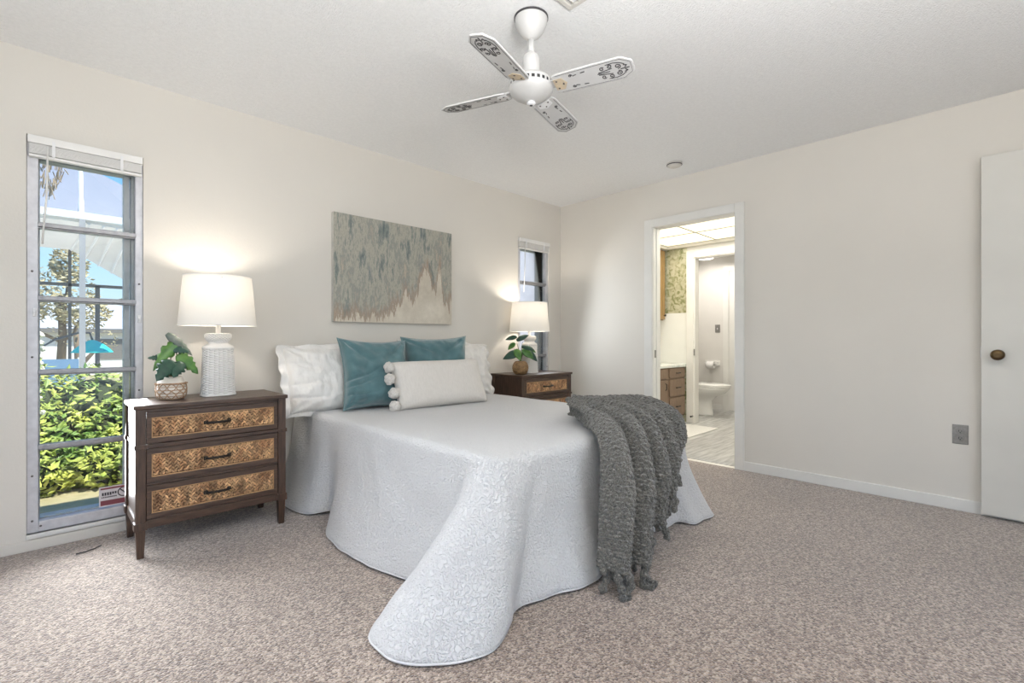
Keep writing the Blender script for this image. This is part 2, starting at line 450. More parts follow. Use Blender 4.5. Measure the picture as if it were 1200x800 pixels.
def painting_mat(w, h):
    m = bpy.data.materials.new('abstract_oil_paint')
    nt, b = nodes_of(m)
    tc = add(nt, 'ShaderNodeTexCoord')
    sp = add(nt, 'ShaderNodeSeparateXYZ')
    nt.links.new(tc.outputs['Object'], sp.inputs[0])
    ux = add(nt, 'ShaderNodeMath', operation='MULTIPLY_ADD')
    ux.inputs[1].default_value = 1.0 / w
    ux.inputs[2].default_value = 0.5
    nt.links.new(sp.outputs['X'], ux.inputs[0])
    uz = add(nt, 'ShaderNodeMath', operation='MULTIPLY_ADD')
    uz.inputs[1].default_value = 1.0 / h
    uz.inputs[2].default_value = 0.0
    nt.links.new(sp.outputs['Z'], uz.inputs[0])
    def streak(sx, sz, scale, detail, seed):
        mp = add(nt, 'ShaderNodeMapping')
        mp.inputs['Scale'].default_value = (sx, 1, sz)
        mp.inputs['Location'].default_value = (seed, seed * 2, seed * 0.7)
        nt.links.new(tc.outputs['Object'], mp.inputs[0])
        n = add(nt, 'ShaderNodeTexNoise')
        n.inputs['Scale'].default_value = scale
        n.inputs['Detail'].default_value = detail
        n.inputs['Roughness'].default_value = 0.75
        nt.links.new(mp.outputs[0], n.inputs['Vector'])
        return n.outputs['Fac']
    def ramp(src, stops):
        r = add(nt, 'ShaderNodeValToRGB')
        e = r.color_ramp.elements
        e[0].position, e[0].color = stops[0][0], tuple(stops[0][1]) + (1,)
        e[1].position, e[1].color = stops[-1][0], tuple(stops[-1][1]) + (1,)
        for p, c in stops[1:-1]:
            x = e.new(p)
            x.color = tuple(c) + (1,)
        nt.links.new(src, r.inputs[0])
        return r.outputs[0]
    s1 = streak(1.0, 0.26, 15, 9, 3.1)
    base = ramp(s1, [(0.32, (0.10, 0.135, 0.14)), (0.42, (0.23, 0.255, 0.235)), (0.49, (0.44, 0.41, 0.345)), (0.56, (0.255, 0.275, 0.25)), (0.65, (0.47, 0.40, 0.32))])
    s2 = streak(1.0, 0.30, 4.5, 5, 9.4)
    blue = ramp(s2, [(0.62, (0, 0, 0)), (0.78, (1, 1, 1))])
    mix1 = add(nt, 'ShaderNodeMix', data_type='RGBA')
    nt.links.new(blue, mix1.inputs[0])
    nt.links.new(base, mix1.inputs[6])
    mix1.inputs[7].default_value = (0.115, 0.165, 0.195, 1)
    # height of the pale mass along the width
    fc = add(nt, 'ShaderNodeFloatCurve')
    cv = fc.mapping.curves[0]
    pts = [(0, 0.02), (0.2, 0.05), (0.36, 0.04), (0.42, 0.10), (0.52, 0.19), (0.56, 0.30), (0.60, 0.22), (0.67, 0.28), (0.70, 0.47), (0.76, 0.55), (0.80, 0.40), (0.84, 0.36), (0.88, 0.60), (0.90, 0.33), (0.95, 0.20), (1.0, 0.27)]
    cv.points[0].location = pts[0]
    cv.points[1].location = pts[-1]
    for p in pts[1:-1]:
        cv.points.new(*p)
    fc.mapping.update()
    nt.links.new(ux.outputs[0], fc.inputs['Value'])
    s3 = streak(1.0, 0.16, 42, 6, 1.7)
    k = add(nt, 'ShaderNodeMath', operation='MULTIPLY_ADD')
    k.inputs[1].default_value = 0.62
    nt.links.new(s3, k.inputs[0])
    k2 = add(nt, 'ShaderNodeMath', operation='SUBTRACT')
    k2.inputs[1].default_value = 0.14
    nt.links.new(fc.outputs[0], k2.inputs[0])
    nt.links.new(k2.outputs[0], k.inputs[2])
    d = add(nt, 'ShaderNodeMath', operation='SUBTRACT')
    nt.links.new(k.outputs[0], d.inputs[0])
    nt.links.new(uz.outputs[0], d.inputs[1])
    rust = ramp(d.outputs[0], [(0.02, (0, 0, 0)), (0.16, (1, 1, 1))])
    cream = ramp(d.outputs[0], [(0.155, (0, 0, 0)), (0.185, (1, 1, 1))])
    mix2 = add(nt, 'ShaderNodeMix', data_type='RGBA')
    nt.links.new(rust, mix2.inputs[0])
    nt.links.new(mix1.outputs[2], mix2.inputs[6])
    mix2.inputs[7].default_value = (0.335, 0.255, 0.195, 1)
    s4 = streak(0.8, 0.6, 9, 6, 5.5)
    cr = ramp(s4, [(0.3, (0.50, 0.45, 0.37)), (0.7, (0.68, 0.63, 0.54))])
    mix3 = add(nt, 'ShaderNodeMix', data_type='RGBA')
    nt.links.new(cream, mix3.inputs[0])
    nt.links.new(mix2.outputs[2], mix3.inputs[6])
    nt.links.new(cr, mix3.inputs[7])
    nt.links.new(mix3.outputs[2], b.inputs['Base Color'])
    b.inputs['Roughness'].default_value = 0.6
    bp = add(nt, 'ShaderNodeBump')
    bp.inputs['Strength'].default_value = 0.35
    bp.inputs['Distance'].default_value = 0.006
    nt.links.new(s1, bp.inputs['Height'])
    nt.links.new(bp.outputs[0], b.inputs['Normal'])
    return m

def wallpaper():
    m = bpy.data.materials.new('floral_foil_wallpaper')
    nt, b = nodes_of(m)
    tc = add(nt, 'ShaderNodeTexCoord')
    n = add(nt, 'ShaderNodeTexNoise')
    n.inputs['Scale'].default_value = 16
    n.inputs['Detail'].default_value = 4
    n.inputs['Distortion'].default_value = 1.2
    nt.links.new(tc.outputs['Object'], n.inputs['Vector'])
    r = add(nt, 'ShaderNodeValToRGB')
    e = r.color_ramp.elements
    e[0].position = 0.36
    e[0].color = (0.27, 0.30, 0.15, 1)
    e[1].position = 0.62
    e[1].color = (0.62, 0.63, 0.50, 1)
    x = e.new(0.47)
    x.color = (0.50, 0.51, 0.35, 1)
    nt.links.new(n.outputs['Fac'], r.inputs[0])
    nt.links.new(r.outputs[0], b.inputs['Base Color'])
    b.inputs['Roughness'].default_value = 0.28
    b.inputs['Metallic'].default_value = 0.35
    return m
M['wallpaper'] = wallpaper()

def planks():
    m = bpy.data.materials.new('grey_vinyl_planks')
    nt, b = nodes_of(m)
    tc = add(nt, 'ShaderNodeTexCoord')
    br = add(nt, 'ShaderNodeTexBrick')
    br.inputs['Scale'].default_value = 1.0
    br.inputs['Brick Width'].default_value = 1.2
    br.inputs['Row Height'].default_value = 0.15
    br.inputs['Mortar Size'].default_value = 0.002
    br.inputs['Color1'].default_value = (0.50, 0.50, 0.48, 1)
    br.inputs['Color2'].default_value = (0.36, 0.355, 0.35, 1)
    br.inputs['Mortar'].default_value = (0.28, 0.28, 0.28, 1)
    nt.links.new(tc.outputs['Object'], br.inputs['Vector'])
    mp = add(nt, 'ShaderNodeMapping')
    mp.inputs['Scale'].default_value = (1.0, 9, 1)
    nt.links.new(tc.outputs['Object'], mp.inputs[0])
    n = add(nt, 'ShaderNodeTexNoise')
    n.inputs['Scale'].default_value = 4
    n.inputs['Detail'].default_value = 5
    nt.links.new(mp.outputs[0], n.inputs['Vector'])
    r = add(nt, 'ShaderNodeValToRGB')
    r.color_ramp.elements[0].position = 0.35
    r.color_ramp.elements[0].color = (0.72, 0.72, 0.72, 1)
    r.color_ramp.elements[1].position = 0.62
    r.color_ramp.elements[1].color = (1.2, 1.2, 1.2, 1)
    nt.links.new(n.outputs['Fac'], r.inputs[0])
    mx = add(nt, 'ShaderNodeMix', data_type='RGBA', blend_type='MULTIPLY')
    mx.inputs[0].default_value = 1
    nt.links.new(br.outputs[0], mx.inputs[6])
    nt.links.new(r.outputs[0], mx.inputs[7])
    nt.links.new(mx.outputs[2], b.inputs['Base Color'])
    b.inputs['Roughness'].default_value = 0.4
    return m
M['planks'] = planks()

# ================================================================== mesh helpers
class MB:
    def __init__(self):
        self.bm = bmesh.new()

    def box(self, x0, x1, y0, y1, z0, z1, rot=None, bev=0.0):
        b = self.bm
        c = [(x, y, z) for x in (x0, x1) for y in (y0, y1) for z in (z0, z1)]
        v = [b.verts.new(rot @ Vector(p) if rot else p) for p in c]
        fs = []
        for q in ((0, 1, 3, 2), (4, 6, 7, 5), (0, 4, 5, 1), (2, 3, 7, 6), (0, 2, 6, 4), (1, 5, 7, 3)):
            fs.append(b.faces.new([v[i] for i in q]))
        if bev:
            es = list({ed for f in fs for ed in f.edges})
            bmesh.ops.bevel(b, geom=es, offset=bev, segments=2, profile=0.7, affect='EDGES')
        return self

    def grid(self, f, nu, nv, closed_u=False, closed_v=False):
        b = self.bm
        vs_ = [[b.verts.new(f(i / nu, j / nv)) for j in range(nv + (0 if closed_v else 1))] for i in range(nu + (0 if closed_u else 1))]
        for i in range(nu):
            for j in range(nv):
                i2 = (i + 1) % len(vs_)
                j2 = (j + 1) % len(vs_[0])
                try:
                    b.faces.new((vs_[i][j], vs_[i2][j], vs_[i2][j2], vs_[i][j2]))
                except ValueError:
                    pass
        return vs_

    def lathe(self, prof, seg=32, center=(0, 0, 0), sx=1.0, sy=1.0, cap=True):
        b = self.bm
        rows = []
        for r, z in prof:
            rows.append([b.verts.new((center[0] + sx * r * math.cos(2 * PI * k / seg), center[1] + sy * r * math.sin(2 * PI * k / seg), center[2] + z)) for k in range(seg)])
        for a, c in zip(rows, rows[1:]):
            for k in range(seg):
                b.faces.new((a[k], a[(k + 1) % seg], c[(k + 1) % seg], c[k]))
        if cap:
            b.faces.new(list(reversed(rows[0])))
            b.faces.new(rows[-1])
        return self

    def tube(self, pts, r, seg=8, cap=True):
        b = self.bm
        pts = [Vector(p) for p in pts]
        rs = r if isinstance(r, (list, tuple)) else [r] * len(pts)
        rows = []
        up = Vector((0, 0, 1))
        prev = None
        for i, p in enumerate(pts):
            t = (pts[min(i + 1, len(pts) - 1)] - pts[max(i - 1, 0)])
            if t.length < 1e-9:
                t = up.copy()
            t.normalize()
            if prev is None:
                a = t.cross(up)
                if a.length < 1e-3:
                    a = t.cross(Vector((1, 0, 0)))
                a.normalize()
            else:
                a = prev - t * prev.dot(t)
                if a.length < 1e-6:
                    a = t.orthogonal()
                a.normalize()
            prev = a
            c = t.cross(a)
            rows.append([b.verts.new(p + (a * math.cos(2 * PI * k / seg) + c * math.sin(2 * PI * k / seg)) * rs[i]) for k in range(seg)])
        for x, y in zip(rows, rows[1:]):
            for k in range(seg):
                b.faces.new((x[k], x[(k + 1) % seg], y[(k + 1) % seg], y[k]))
        if cap:
            b.faces.new(list(reversed(rows[0])))
            b.faces.new(rows[-1])
        return self

    def ball(self, c, r, seg=12, rings=8, scale=(1, 1, 1), jitter=0.0):
        mtx = Matrix.Translation(Vector(c)) @ Matrix.Diagonal((scale[0], scale[1], scale[2], 1))
        res = bmesh.ops.create_uvsphere(self.bm, u_segments=seg, v_segments=rings, radius=r, matrix=mtx)
        if jitter:
            for v in res['verts']:
                d = v.co - Vector(c)
                v.co = Vector(c) + d * (1 + random.uniform(-jitter, jitter))
        return self

    def prism(self, poly, fn0, fn1):
        """poly of 2-D points, fn0/fn1 map a 2-D point onto the two faces"""
        b = self.bm
        lo = [b.verts.new(fn0(p)) for p in poly]
        hi = [b.verts.new(fn1(p)) for p in poly]
        n = len(poly)
        b.faces.new(list(reversed(lo)))
        b.faces.new(hi)
        for k in range(n):
            b.faces.new((lo[k], lo[(k + 1) % n], hi[(k + 1) % n], hi[k]))
        return self

    def build(self, name, m, parent=None, loc=None, rot=None, smooth=False, bevel=0.0, solid=0.0, subsurf=0, weld=False):
        if weld:
            bmesh.ops.remove_doubles(self.bm, verts=self.bm.verts, dist=1e-5)
        bmesh.ops.recalc_face_normals(self.bm, faces=self.bm.faces)
        me = bpy.data.meshes.new(name)
        self.bm.to_mesh(me)
        self.bm.free()
        me.materials.append(m)
        if smooth:
            for p in me.polygons:
                p.use_smooth = True
        o = bpy.data.objects.new(name, me)
        COL.objects.link(o)
        if loc is not None:
            o.location = loc
        if rot is not None:
            o.rotation_euler = rot
        if parent is not None:
            o.parent = parent
        if solid:
            s = o.modifiers.new('thickness', 'SOLIDIFY')
            s.thickness = solid
            s.offset = 0
        if subsurf:
            s = o.modifiers.new('smooth', 'SUBSURF')
            s.levels = s.render_levels = subsurf
        if bevel:
            s = o.modifiers.new('soft_edges', 'BEVEL')
            s.width = bevel
            s.segments = 2
            s.limit_method = 'ANGLE'
        return o

def tag(o, label, cat=None, group=None):
    o['label'] = label
    if cat:
        o['category'] = cat
    if group:
        o['group'] = group
    return o

def thing(name, label, cat, loc, rz=0.0, group=None):
    o = bpy.data.objects.new(name, None)
    o.empty_display_size = 0.1
    COL.objects.link(o)
    o.location = loc
    o.rotation_euler = (0, 0, rz)
    return tag(o, label, cat, group)

def struct(o, label=None):
    o['kind'] = 'structure'
    if label:
        o['label'] = label
    return o

def children_of(o):
    return [c for c in COL.objects if c.parent == o]

def copy_tree(o, parent=None):
    c = o.copy()
    COL.objects.link(c)
    if parent is not None:
        c.parent = parent
    for ch in children_of(o):
        copy_tree(ch, c)
    return c

def catmull(pts, t):
    n = len(pts) - 1
    x = min(max(t, 0.0), 1.0) * n
    i = min(int(x), n - 1)
    f = x - i
    p1, p2 = pts[i], pts[i + 1]
    p0 = pts[i - 1] if i > 0 else p1 * 2 - p2
    p3 = pts[i + 2] if i + 2 <= n else p2 * 2 - p1
    return 0.5 * ((2 * p1) + (p2 - p0) * f + (2 * p0 - 5 * p1 + 4 * p2 - p3) * f * f + (3 * p1 - p0 - 3 * p2 + p3) * f ** 3)

# ================================================================== room shell
H = 2.43
RX0, RY0 = -4.95, -4.65         # far left and rear walls, both outside the frame
W1 = (-4.0, -3.547, 0.078, 2.02)
W2 = (-0.641, -0.19, 0.078, 2.02)

m = MB()
m.box(RX0 - 0.15, 0.0, RY0 - 0.15, 0.0, -0.12, 0.0)
struct(m.build('floor', M['carpet']), 'beige and brown flecked cut pile carpet')
m = MB()
m.box(RX0 - 0.15, 0.12, RY0 - 0.15, 0.15, H, H + 0.12)
struct(m.build('ceiling', M['ceiling']), 'white textured ceiling')

def wall_with_holes(name, axis, a0, a1, t0, t1, z0, z1, holes, m_):
    """a wall along x (axis 0) or y (axis 1) with rectangular openings (a0,a1,z0,z1)"""
    mb = MB()
    cuts = sorted(holes)
    cur = a0
    def put(p0, p1, q0, q1):
        if p1 - p0 < 1e-4 or q1 - q0 < 1e-4:
            return
        if axis == 0:
            mb.box(p0, p1, t0, t1, q0, q1)
        else:
            mb.box(t0, t1, p0, p1, q0, q1)
    for h in cuts:
        put(cur, h[0], z0, z1)
        put(h[0], h[1], z0, h[2])
        put(h[0], h[1], h[3], z1)
        cur = h[1]
    put(cur, a1, z0, z1)
    return struct(mb.build(name, m_))

wall_with_holes('wall_back', 0, RX0 - 0.15, 0.12, 0.0, 0.15, -0.12, H, [W1, W2], M['wall'])
DO = (-1.81, -1.068, 0.0, 2.045)
wall_with_holes('wall_right', 1, RY0 - 0.15, 0.0, 0.0, 0.12, -0.12, H, [DO], M['wall'])
SD = (-4.35, -1.45, 0.03, 2.08)  # made-up opening for the rear fill lamp
wall_with_holes('wall_front', 0, RX0 - 0.15, 0.0, RY0 - 0.15, RY0, -0.12, H, [SD], M['wall'])
SW = (-3.5, -0.9, 0.55, 2.15)  # made-up opening for the left fill lamp
wall_with_holes('wall_left', 1, RY0, 0.0, RX0 - 0.15, RX0, -0.12, H, [SW], M['wall'])

# baseboards
m = MB()
m.box(RX0, 0.0, -0.012, 0.0, 0.0, 0.052)
struct(m.build('baseboard_back', M['wall'], bevel=0.004))
m = MB()
m.box(-0.013, 0.0, RY0, -1.872, 0.0, 0.072)
m.box(-0.013, 0.0, -0.99, 0.0, 0.0, 0.072)
struct(m.build('baseboard_right', M['trim'], bevel=0.004))

# frames of the two added, unseen openings that carry the fill lamps
m = MB()
for x in (SD[0], SD[0] + 1.43, SD[1] - 0.05):
    m.box(x, x + 0.05, RY0 - 0.12, RY0 - 0.06, SD[2], SD[3])
m.box(SD[0], SD[1], RY0 - 0.12, RY0 - 0.06, SD[2], SD[2] + 0.05)
m.box(SD[0], SD[1], RY0 - 0.12, RY0 - 0.06, SD[3] - 0.05, SD[3])
struct(m.build('rear_fill_frame', M['alu']))
m = MB()
for y in (SW[0], -2.225, SW[1] - 0.05):
    m.box(RX0 - 0.12, RX0 - 0.06, y, y + 0.05, SW[2], SW[3])
m.box(RX0 - 0.12, RX0 - 0.06, SW[0], SW[1], SW[2], SW[2] + 0.05)
m.box(RX0 - 0.12, RX0 - 0.06, SW[0], SW[1], SW[3] - 0.05, SW[3])
struct(m.build('window_3', M['alu']))

# ------------------------------------------------------------------ narrow awning windows
RAILS = (0.494, 0.864, 1.228, 1.590)
def awning_window(idx, w):
    x0, x1, z0, z1 = w
    root = bpy.data.objects.new('window_%d' % idx, None)
    COL.objects.link(root)
    root.location = ((x0 + x1) / 2, 0, z0)
    struct(root)
    hw = (x1 - x0) / 2
    hh = z1 - z0
    f = MB()
    f.box(-hw, -hw + 0.042, 0.012, 0.06, 0, hh)
    f.box(hw - 0.034, hw, 0.012, 0.06, 0, hh)
    f.box(-hw + 0.042, hw - 0.034, 0.012, 0.06, 0.0, 0.052)
    f.box(-hw + 0.042, hw - 0.034, 0.012, 0.06, hh - 0.05, hh)
    struct(f.build('window_frame', M['alu'], root, bevel=0.003))
    f = MB()
    for k, z in enumerate(RAILS):
        zc = z - z0
        f.box(-hw + 0.040, hw - 0.03, 0.006, 0.05, zc - 0.010, zc + 0.012)
        f.box(-hw + 0.040, hw - 0.03, 0.016, 0.06, zc - 0.017, zc - 0.010)
    struct(f.build('window_rail', M['alu_rail'], root, bevel=0.002))
    f = MB()
    f.box(hw - 0.078, hw - 0.052, 0.075, 0.13, 0.02, hh)
    f.box(hw - 0.046, hw - 0.030, 0.065, 0.13, 0.02, hh)
    f.box(-hw + 0.030, -hw + 0.047, 0.062, 0.13, 0.02, hh)
    f.box(-hw + 0.03, hw - 0.03, 0.065, 0.13, hh - 0.10, hh)
    f.box(-hw + 0.03, hw - 0.03, 0.065, 0.13, 0.0, 0.06)
    struct(f.build('exterior_frame', M['alu_out'], root, bevel=0.003))
    f = MB()
    edges = [0.052] + [z - z0 for z in RAILS] + [hh - 0.05]
    for a, b in zip(edges, edges[1:]):
        f.box(-hw + 0.044, hw - 0.036, 0.044, 0.048, a + 0.012, b - 0.012)
    struct(f.build('window_pane', M['glass'], root))
    f = MB()
    for x, z in ((-hw + 0.02, 0.06), (-hw + 0.02, 0.28), (-hw + 0.02, 0.86), (-hw + 0.02, 1.28), (-hw + 0.05, 0.03), (hw - 0.017, 0.67), (hw - 0.017, 1.25)):
        f.lathe([(0.005, 0), (0.005, 0.004), (0.002, 0.006)], 8, (0, 0, 0))
        bmesh.ops.rotate(f.bm, verts=f.bm.verts[-24:], cent=(0, 0, 0), matrix=Matrix.Rotation(PI / 2, 3, 'X'))
        bmesh.ops.translate(f.bm, verts=f.bm.verts[-24:], vec=(x, 0.012, z))
        f.bm.verts.ensure_lookup_table()
    struct(f.build('frame_bolt', M['bolt'], root))
    f = MB()
    for x, z in ((-hw + 0.028, 1.08), (hw - 0.017, 1.06)):
        f.box(x - 0.007, x + 0.007, 0.004, 0.014, z - 0.02, z + 0.02)
        f.box(x - 0.004, x + 0.004, -0.006, 0.006, z - 0.012, z + 0.004)
    struct(f.build('sash_latch', M['white_metal'], root, bevel=0.002))
    f = MB()
    f.box(-hw - 0.002, hw + 0.002, -0.012, 0.15, -0.022, 0.0)
    struct(f.build('window_sill', M['trim'], root, bevel=0.004))
    return root

# verts[-24:] slices need a lookup table
_old_lathe = MB.lathe
def _lathe(self, *a, **k):
    r = _old_lathe(self, *a, **k)
    self.bm.verts.ensure_lookup_table()
    return r
MB.lathe = _lathe
awning_window(1, W1)
awning_window(2, W2)

def blind(w, label):
    x0, x1, z0, z1 = w
    hw = (x1 - x0) / 2
    root = thing('window_blind', label, 'blind', ((x0 + x1) / 2, 0, z1), 0, 'raised window blinds')
    f = MB().box(-hw + 0.004, hw - 0.004, -0.022, 0.012, -0.042, -0.004)
    f.build('head_rail', M['blind'], root, bevel=0.003)
    f = MB()
    for k in range(9):
        z = -0.048 - k * 0.0052
        f.grid(lambda u, v, z=z: (-hw + 0.01 + u * (2 * hw - 0.02), -0.02 + 0.028 * v, z + 0.003 * math.sin(PI * v)), 2, 4)
    f.build('slat_stack', M['blind'], root, solid=0.0036)
    f = MB().box(-hw + 0.008, hw - 0.008, -0.02, 0.010, -0.108, -0.096)
    f.build('bottom_rail', M['blind'], root, bevel=0.002)
    f = MB().tube([(-hw + 0.075, -0.024, -0.05), (-hw + 0.07, -0.026, -0.3), (-hw + 0.055, -0.026, -0.53)], 0.004, 6)
    f.build('tilt_wand', M['blind'], root, smooth=True)
    for x in (-hw + 0.09, hw - 0.1):
        MB().box(x, x + 0.012, -0.026, -0.021, -0.10, -0.02).build('ladder_tape', M['white_metal'], root)
    return root
blind(W1, 'white mini blind raised to the top of the tall left window')
blind(W2, 'white mini blind raised to the top of the window behind the far lamp')

# sticker in the lowest pane
st = thing('window_sticker', 'white and maroon warning sticker in the lower right corner of the tall left window', 'sticker', (-3.668, 0.041, 0.19))
f = MB().box(-0.062, 0.072, -0.0012, 0.0012, -0.055, 0.05)
f.build('sticker_sheet', M['sticker'], st)
for z0, z1 in ((-0.048, -0.022), (0.036, 0.045)):
    MB().box(-0.056, 0.068, -0.0022, -0.0012, z0, z1).build('maroon_band', M['sticker_red'], st)
f = MB()
for k in range(6):
    x = -0.05 + k * 0.0105
    f.box(x, x + 0.0075, -0.0022, -0.0012, 0.004 + (0.004 if k > 3 else 0), 0.020)
for k in range(9):
    x = -0.052 + k * 0.0072
    f.box(x, x + 0.0052, -0.0022, -0.0012, -0.008, -0.002)
for k in range(24):
    a0, a1 = 2 * PI * k / 24, 2 * PI * (k + 1) / 24
    f.prism([(0.040 + 0.026 * math.cos(a0), 0.012 + 0.026 * math.sin(a0)), (0.040 + 0.026 * math.cos(a1), 0.012 + 0.026 * math.sin(a1)),
             (0.040 + 0.021 * math.cos(a1), 0.012 + 0.021 * math.sin(a1)), (0.040 + 0.021 * math.cos(a0), 0.012 + 0.021 * math.sin(a0))],
            lambda p: (p[0], -0.0022, p[1]), lambda p: (p[0], -0.0012, p[1]))
f.prism([(0.022, 0.026), (0.026, 0.030), (0.058, -0.002), (0.054, -0.006)], lambda p: (p[0], -0.0024, p[1]), lambda p: (p[0], -0.0012, p[1]))
f.build('dark_print', M['sticker_ink'], st)

# ------------------------------------------------------------------ bathroom doorway casing, open door
m = MB()
for xa, xb in ((-0.016, 0.0), (0.12, 0.136)):
    m.box(xa, xb, -1.872, -1.80, 0.0, 2.105)
    m.box(xa, xb, -1.078, -1.0, 0.0, 2.105)
    m.box(xa, xb, -1.80, -1.078, 2.035, 2.105)
m.box(-0.004, 0.124, -1.812, -1.796, 0.0, 2.046)
m.box(-0.004, 0.124, -1.084, -1.066, 0.0, 2.046)
m.box(-0.004, 0.124, -1.80, -1.08, 2.032, 2.046)
m.box(0.05, 0.065, -1.80, -1.79, 0.0, 2.035)
m.box(0.05, 0.065, -1.09, -1.08, 0.0, 2.035)
struct(m.build('trim_1', M['trim'], bevel=0.003), 'white door casing round the bathroom doorway')
m = MB().box(0.02, 0.045, -1.087, -1.0835, 0.86, 0.93)
struct(m.build('strike_plate', M['steel'], bpy.data.objects['trim_1']))

dr = bpy.data.objects.new('door_1', None)
COL.objects.link(dr)
dr.location = (-0.052, -3.205, 0.0)
dr.rotation_euler = (0, 0, math.radians(-1.5))
struct(dr, 'flat cream door folded open against the right wall')
f = MB().box(-0.018, 0.018, -0.78, 0.0, 0.022, 2.075)
struct(f.build('door_leaf', M['door'], dr, bevel=0.002))
kn = MB()
kn.lathe([(0.030, 0), (0.030, 0.004), (0.016, 0.010), (0.011, 0.018), (0.011, 0.034), (0.024, 0.040), (0.030, 0.052), (0.027, 0.064), (0.014, 0.068), (0.006, 0.066)], 28)
struct(kn.build('door_knob', M['brass'], dr, (-0.018, -0.068, 0.938), (0, -PI / 2, 0), smooth=True))
f = MB().box(-0.009, 0.009, -0.001, 0.003, 0.92, 0.985)
struct(f.build('latch_plate', M['white_metal'], dr))
f = MB()
for z in (0.25, 1.05, 1.9):
    f.box(0.016, 0.05, -0.785, -0.765, z - 0.045, z + 0.045)
struct(f.build('hinge', M['brass'], dr))

# ------------------------------------------------------------------ ceiling things
sd = thing('smoke_detector', 'small round white smoke detector on the ceiling near the doorway', 'smoke detector', (-0.34, -1.46, H))
f = MB().lathe([(0.058, 0), (0.058, -0.012), (0.05, -0.028), (0.03, -0.036), (0.004, -0.037)], 28)
f.build('housing', M['plastic'], sd, smooth=False, bevel=0.002)
f = MB().lathe([(0.059, -0.014), (0.0595, -0.019), (0.056, -0.021)], 28, cap=False)
f.build('vent_slot', M['fan_ink'], sd)

vt = thing('ceiling_vent', 'white louvred air vent at the top edge of the ceiling above the fan', 'vent', (-2.50, -2.115, H), 0)
f = MB().box(-0.16, 0.16, -0.10, -0.08, -0.012, 0).box(-0.16, 0.16, 0.08, 0.10, -0.012, 0).box(-0.16, -0.14, -0.08, 0.08, -0.012, 0).box(0.14, 0.16, -0.08, 0.08, -0.012, 0)
f.build('vent_frame', M['plastic'], vt, bevel=0.003)
for k in range(6):
    y = -0.065 + k * 0.026
    f = MB().box(-0.14, 0.14, -0.011, 0.011, -0.001, 0.001, Matrix.Rotation(0.7, 3, 'X'))
    f.build('louvre', M['plastic'], vt, (0, y, -0.008))

# ceiling fan
FC = (-2.414, -1.857)
fan = thing('ceiling_fan', 'white four blade ceiling fan with dark scroll prints hanging above the bed', 'ceiling fan', (FC[0], FC[1], H))
f = MB().lathe([(0.072, 0), (0.071, -0.012), (0.068, -0.03), (0.058, -0.055), (0.040, -0.078), (0.022, -0.092), (0.014, -0.098)], 36)
f.build('canopy', M['fan'], fan, smooth=True)
f = MB().lathe([(0.0745, -0.0005), (0.0745, -0.007), (0.070, -0.009)], 36)
f.build('canopy_gasket', M['fan_ink'], fan)
f = MB().lathe([(0.0145, -0.09), (0.0145, -0.175)], 16)
f.build('downrod', M['fan'], fan, smooth=True)
f = MB().lathe([(0.013, -0.150), (0.020, -0.158), (0.031, -0.166), (0.0355, -0.176), (0.037, -0.19), (0.038, -0.262)], 32)
f.build('upper_housing', M['fan'], fan, smooth=True)
f = MB().lathe([(0.039, -0.256), (0.039, -0.260)], 32)
f.build('housing_gap', M['fan_dark'], fan)
f = MB().lathe([(0.093, -0.292), (0.0945, -0.298), (0.0945, -0.308), (0.092, -0.312)], 40)
f.build('vent_ring', M['fan_dark'], fan)
f = MB().lathe([(0.040, -0.262), (0.060, -0.264), (0.082, -0.272), (0.093, -0.284), (0.0955, -0.292), (0.090, -0.294)], 40)
f.build('motor_housing', M['fan'], fan, smooth=True)
f = MB()
for k in range(26):
    a = 2 * PI * k / 26
    f.box(0.090, 0.0968, -0.0045, 0.0045, -0.310, -0.292, Matrix.Rotation(a, 3, 'Z'))
f.build('ring_rib', M['fan'], fan)
f = MB().lathe([(0.0965, -0.308), (0.0975, -0.314), (0.094, -0.326), (0.080, -0.340), (0.056, -0.355), (0.034, -0.364), (0.018, -0.368)], 40)
f.build('bottom_bowl', M['fan'], fan, smooth=True)
f = MB().lathe([(0.018, -0.368), (0.020, -0.376), (0.013, -0.382), (0.006, -0.383)], 20)
f.build('bottom_cap', M['white_metal'], fan, smooth=True)
f = MB().lathe([(0.0065, -0.381), (0.0065, -0.3845)], 12)
f.build('cap_screw', M['fan_dark'], fan)

def blade_outline():
    return [(0.112, -0.046), (0.130, -0.054), (0.20, -0.056), (0.30, -0.0575), (0.405, -0.058), (0.445, -0.028), (0.447, 0.028), (0.405, 0.058), (0.30, 0.0575), (0.20, 0.056), (0.130, 0.054), (0.112, 0.046)]

def ribbon(mb, pts, w, z):
    """flat printed line through 2-D points on the blade's underside"""
    for (xa, ya), (xb, yb) in zip(pts, pts[1:]):
        d = Vector((xb - xa, yb - ya))
        if d.length < 1e-6:
            continue
        n = Vector((-d.y, d.x)).normalized() * w / 2
        e = d.normalized() * w * 0.25
        q = [(xa + n.x - e.x, ya + n.y - e.y), (xb + n.x + e.x, yb + n.y + e.y), (xb - n.x + e.x, yb - n.y + e.y), (xa - n.x - e.x, ya - n.y - e.y)]
        mb.prism(q, lambda p: (p[0], p[1], z), lambda p: (p[0], p[1], z - 0.0008))

def spiral(cx, cy, r0, r1, a0, turns, n=14):
    return [(cx + (r0 + (r1 - r0) * t / n) * math.cos(a0 + turns * 2 * PI * t / n), cy + (r0 + (r1 - r0) * t / n) * math.sin(a0 + turns * 2 * PI * t / n)) for t in range(n + 1)]

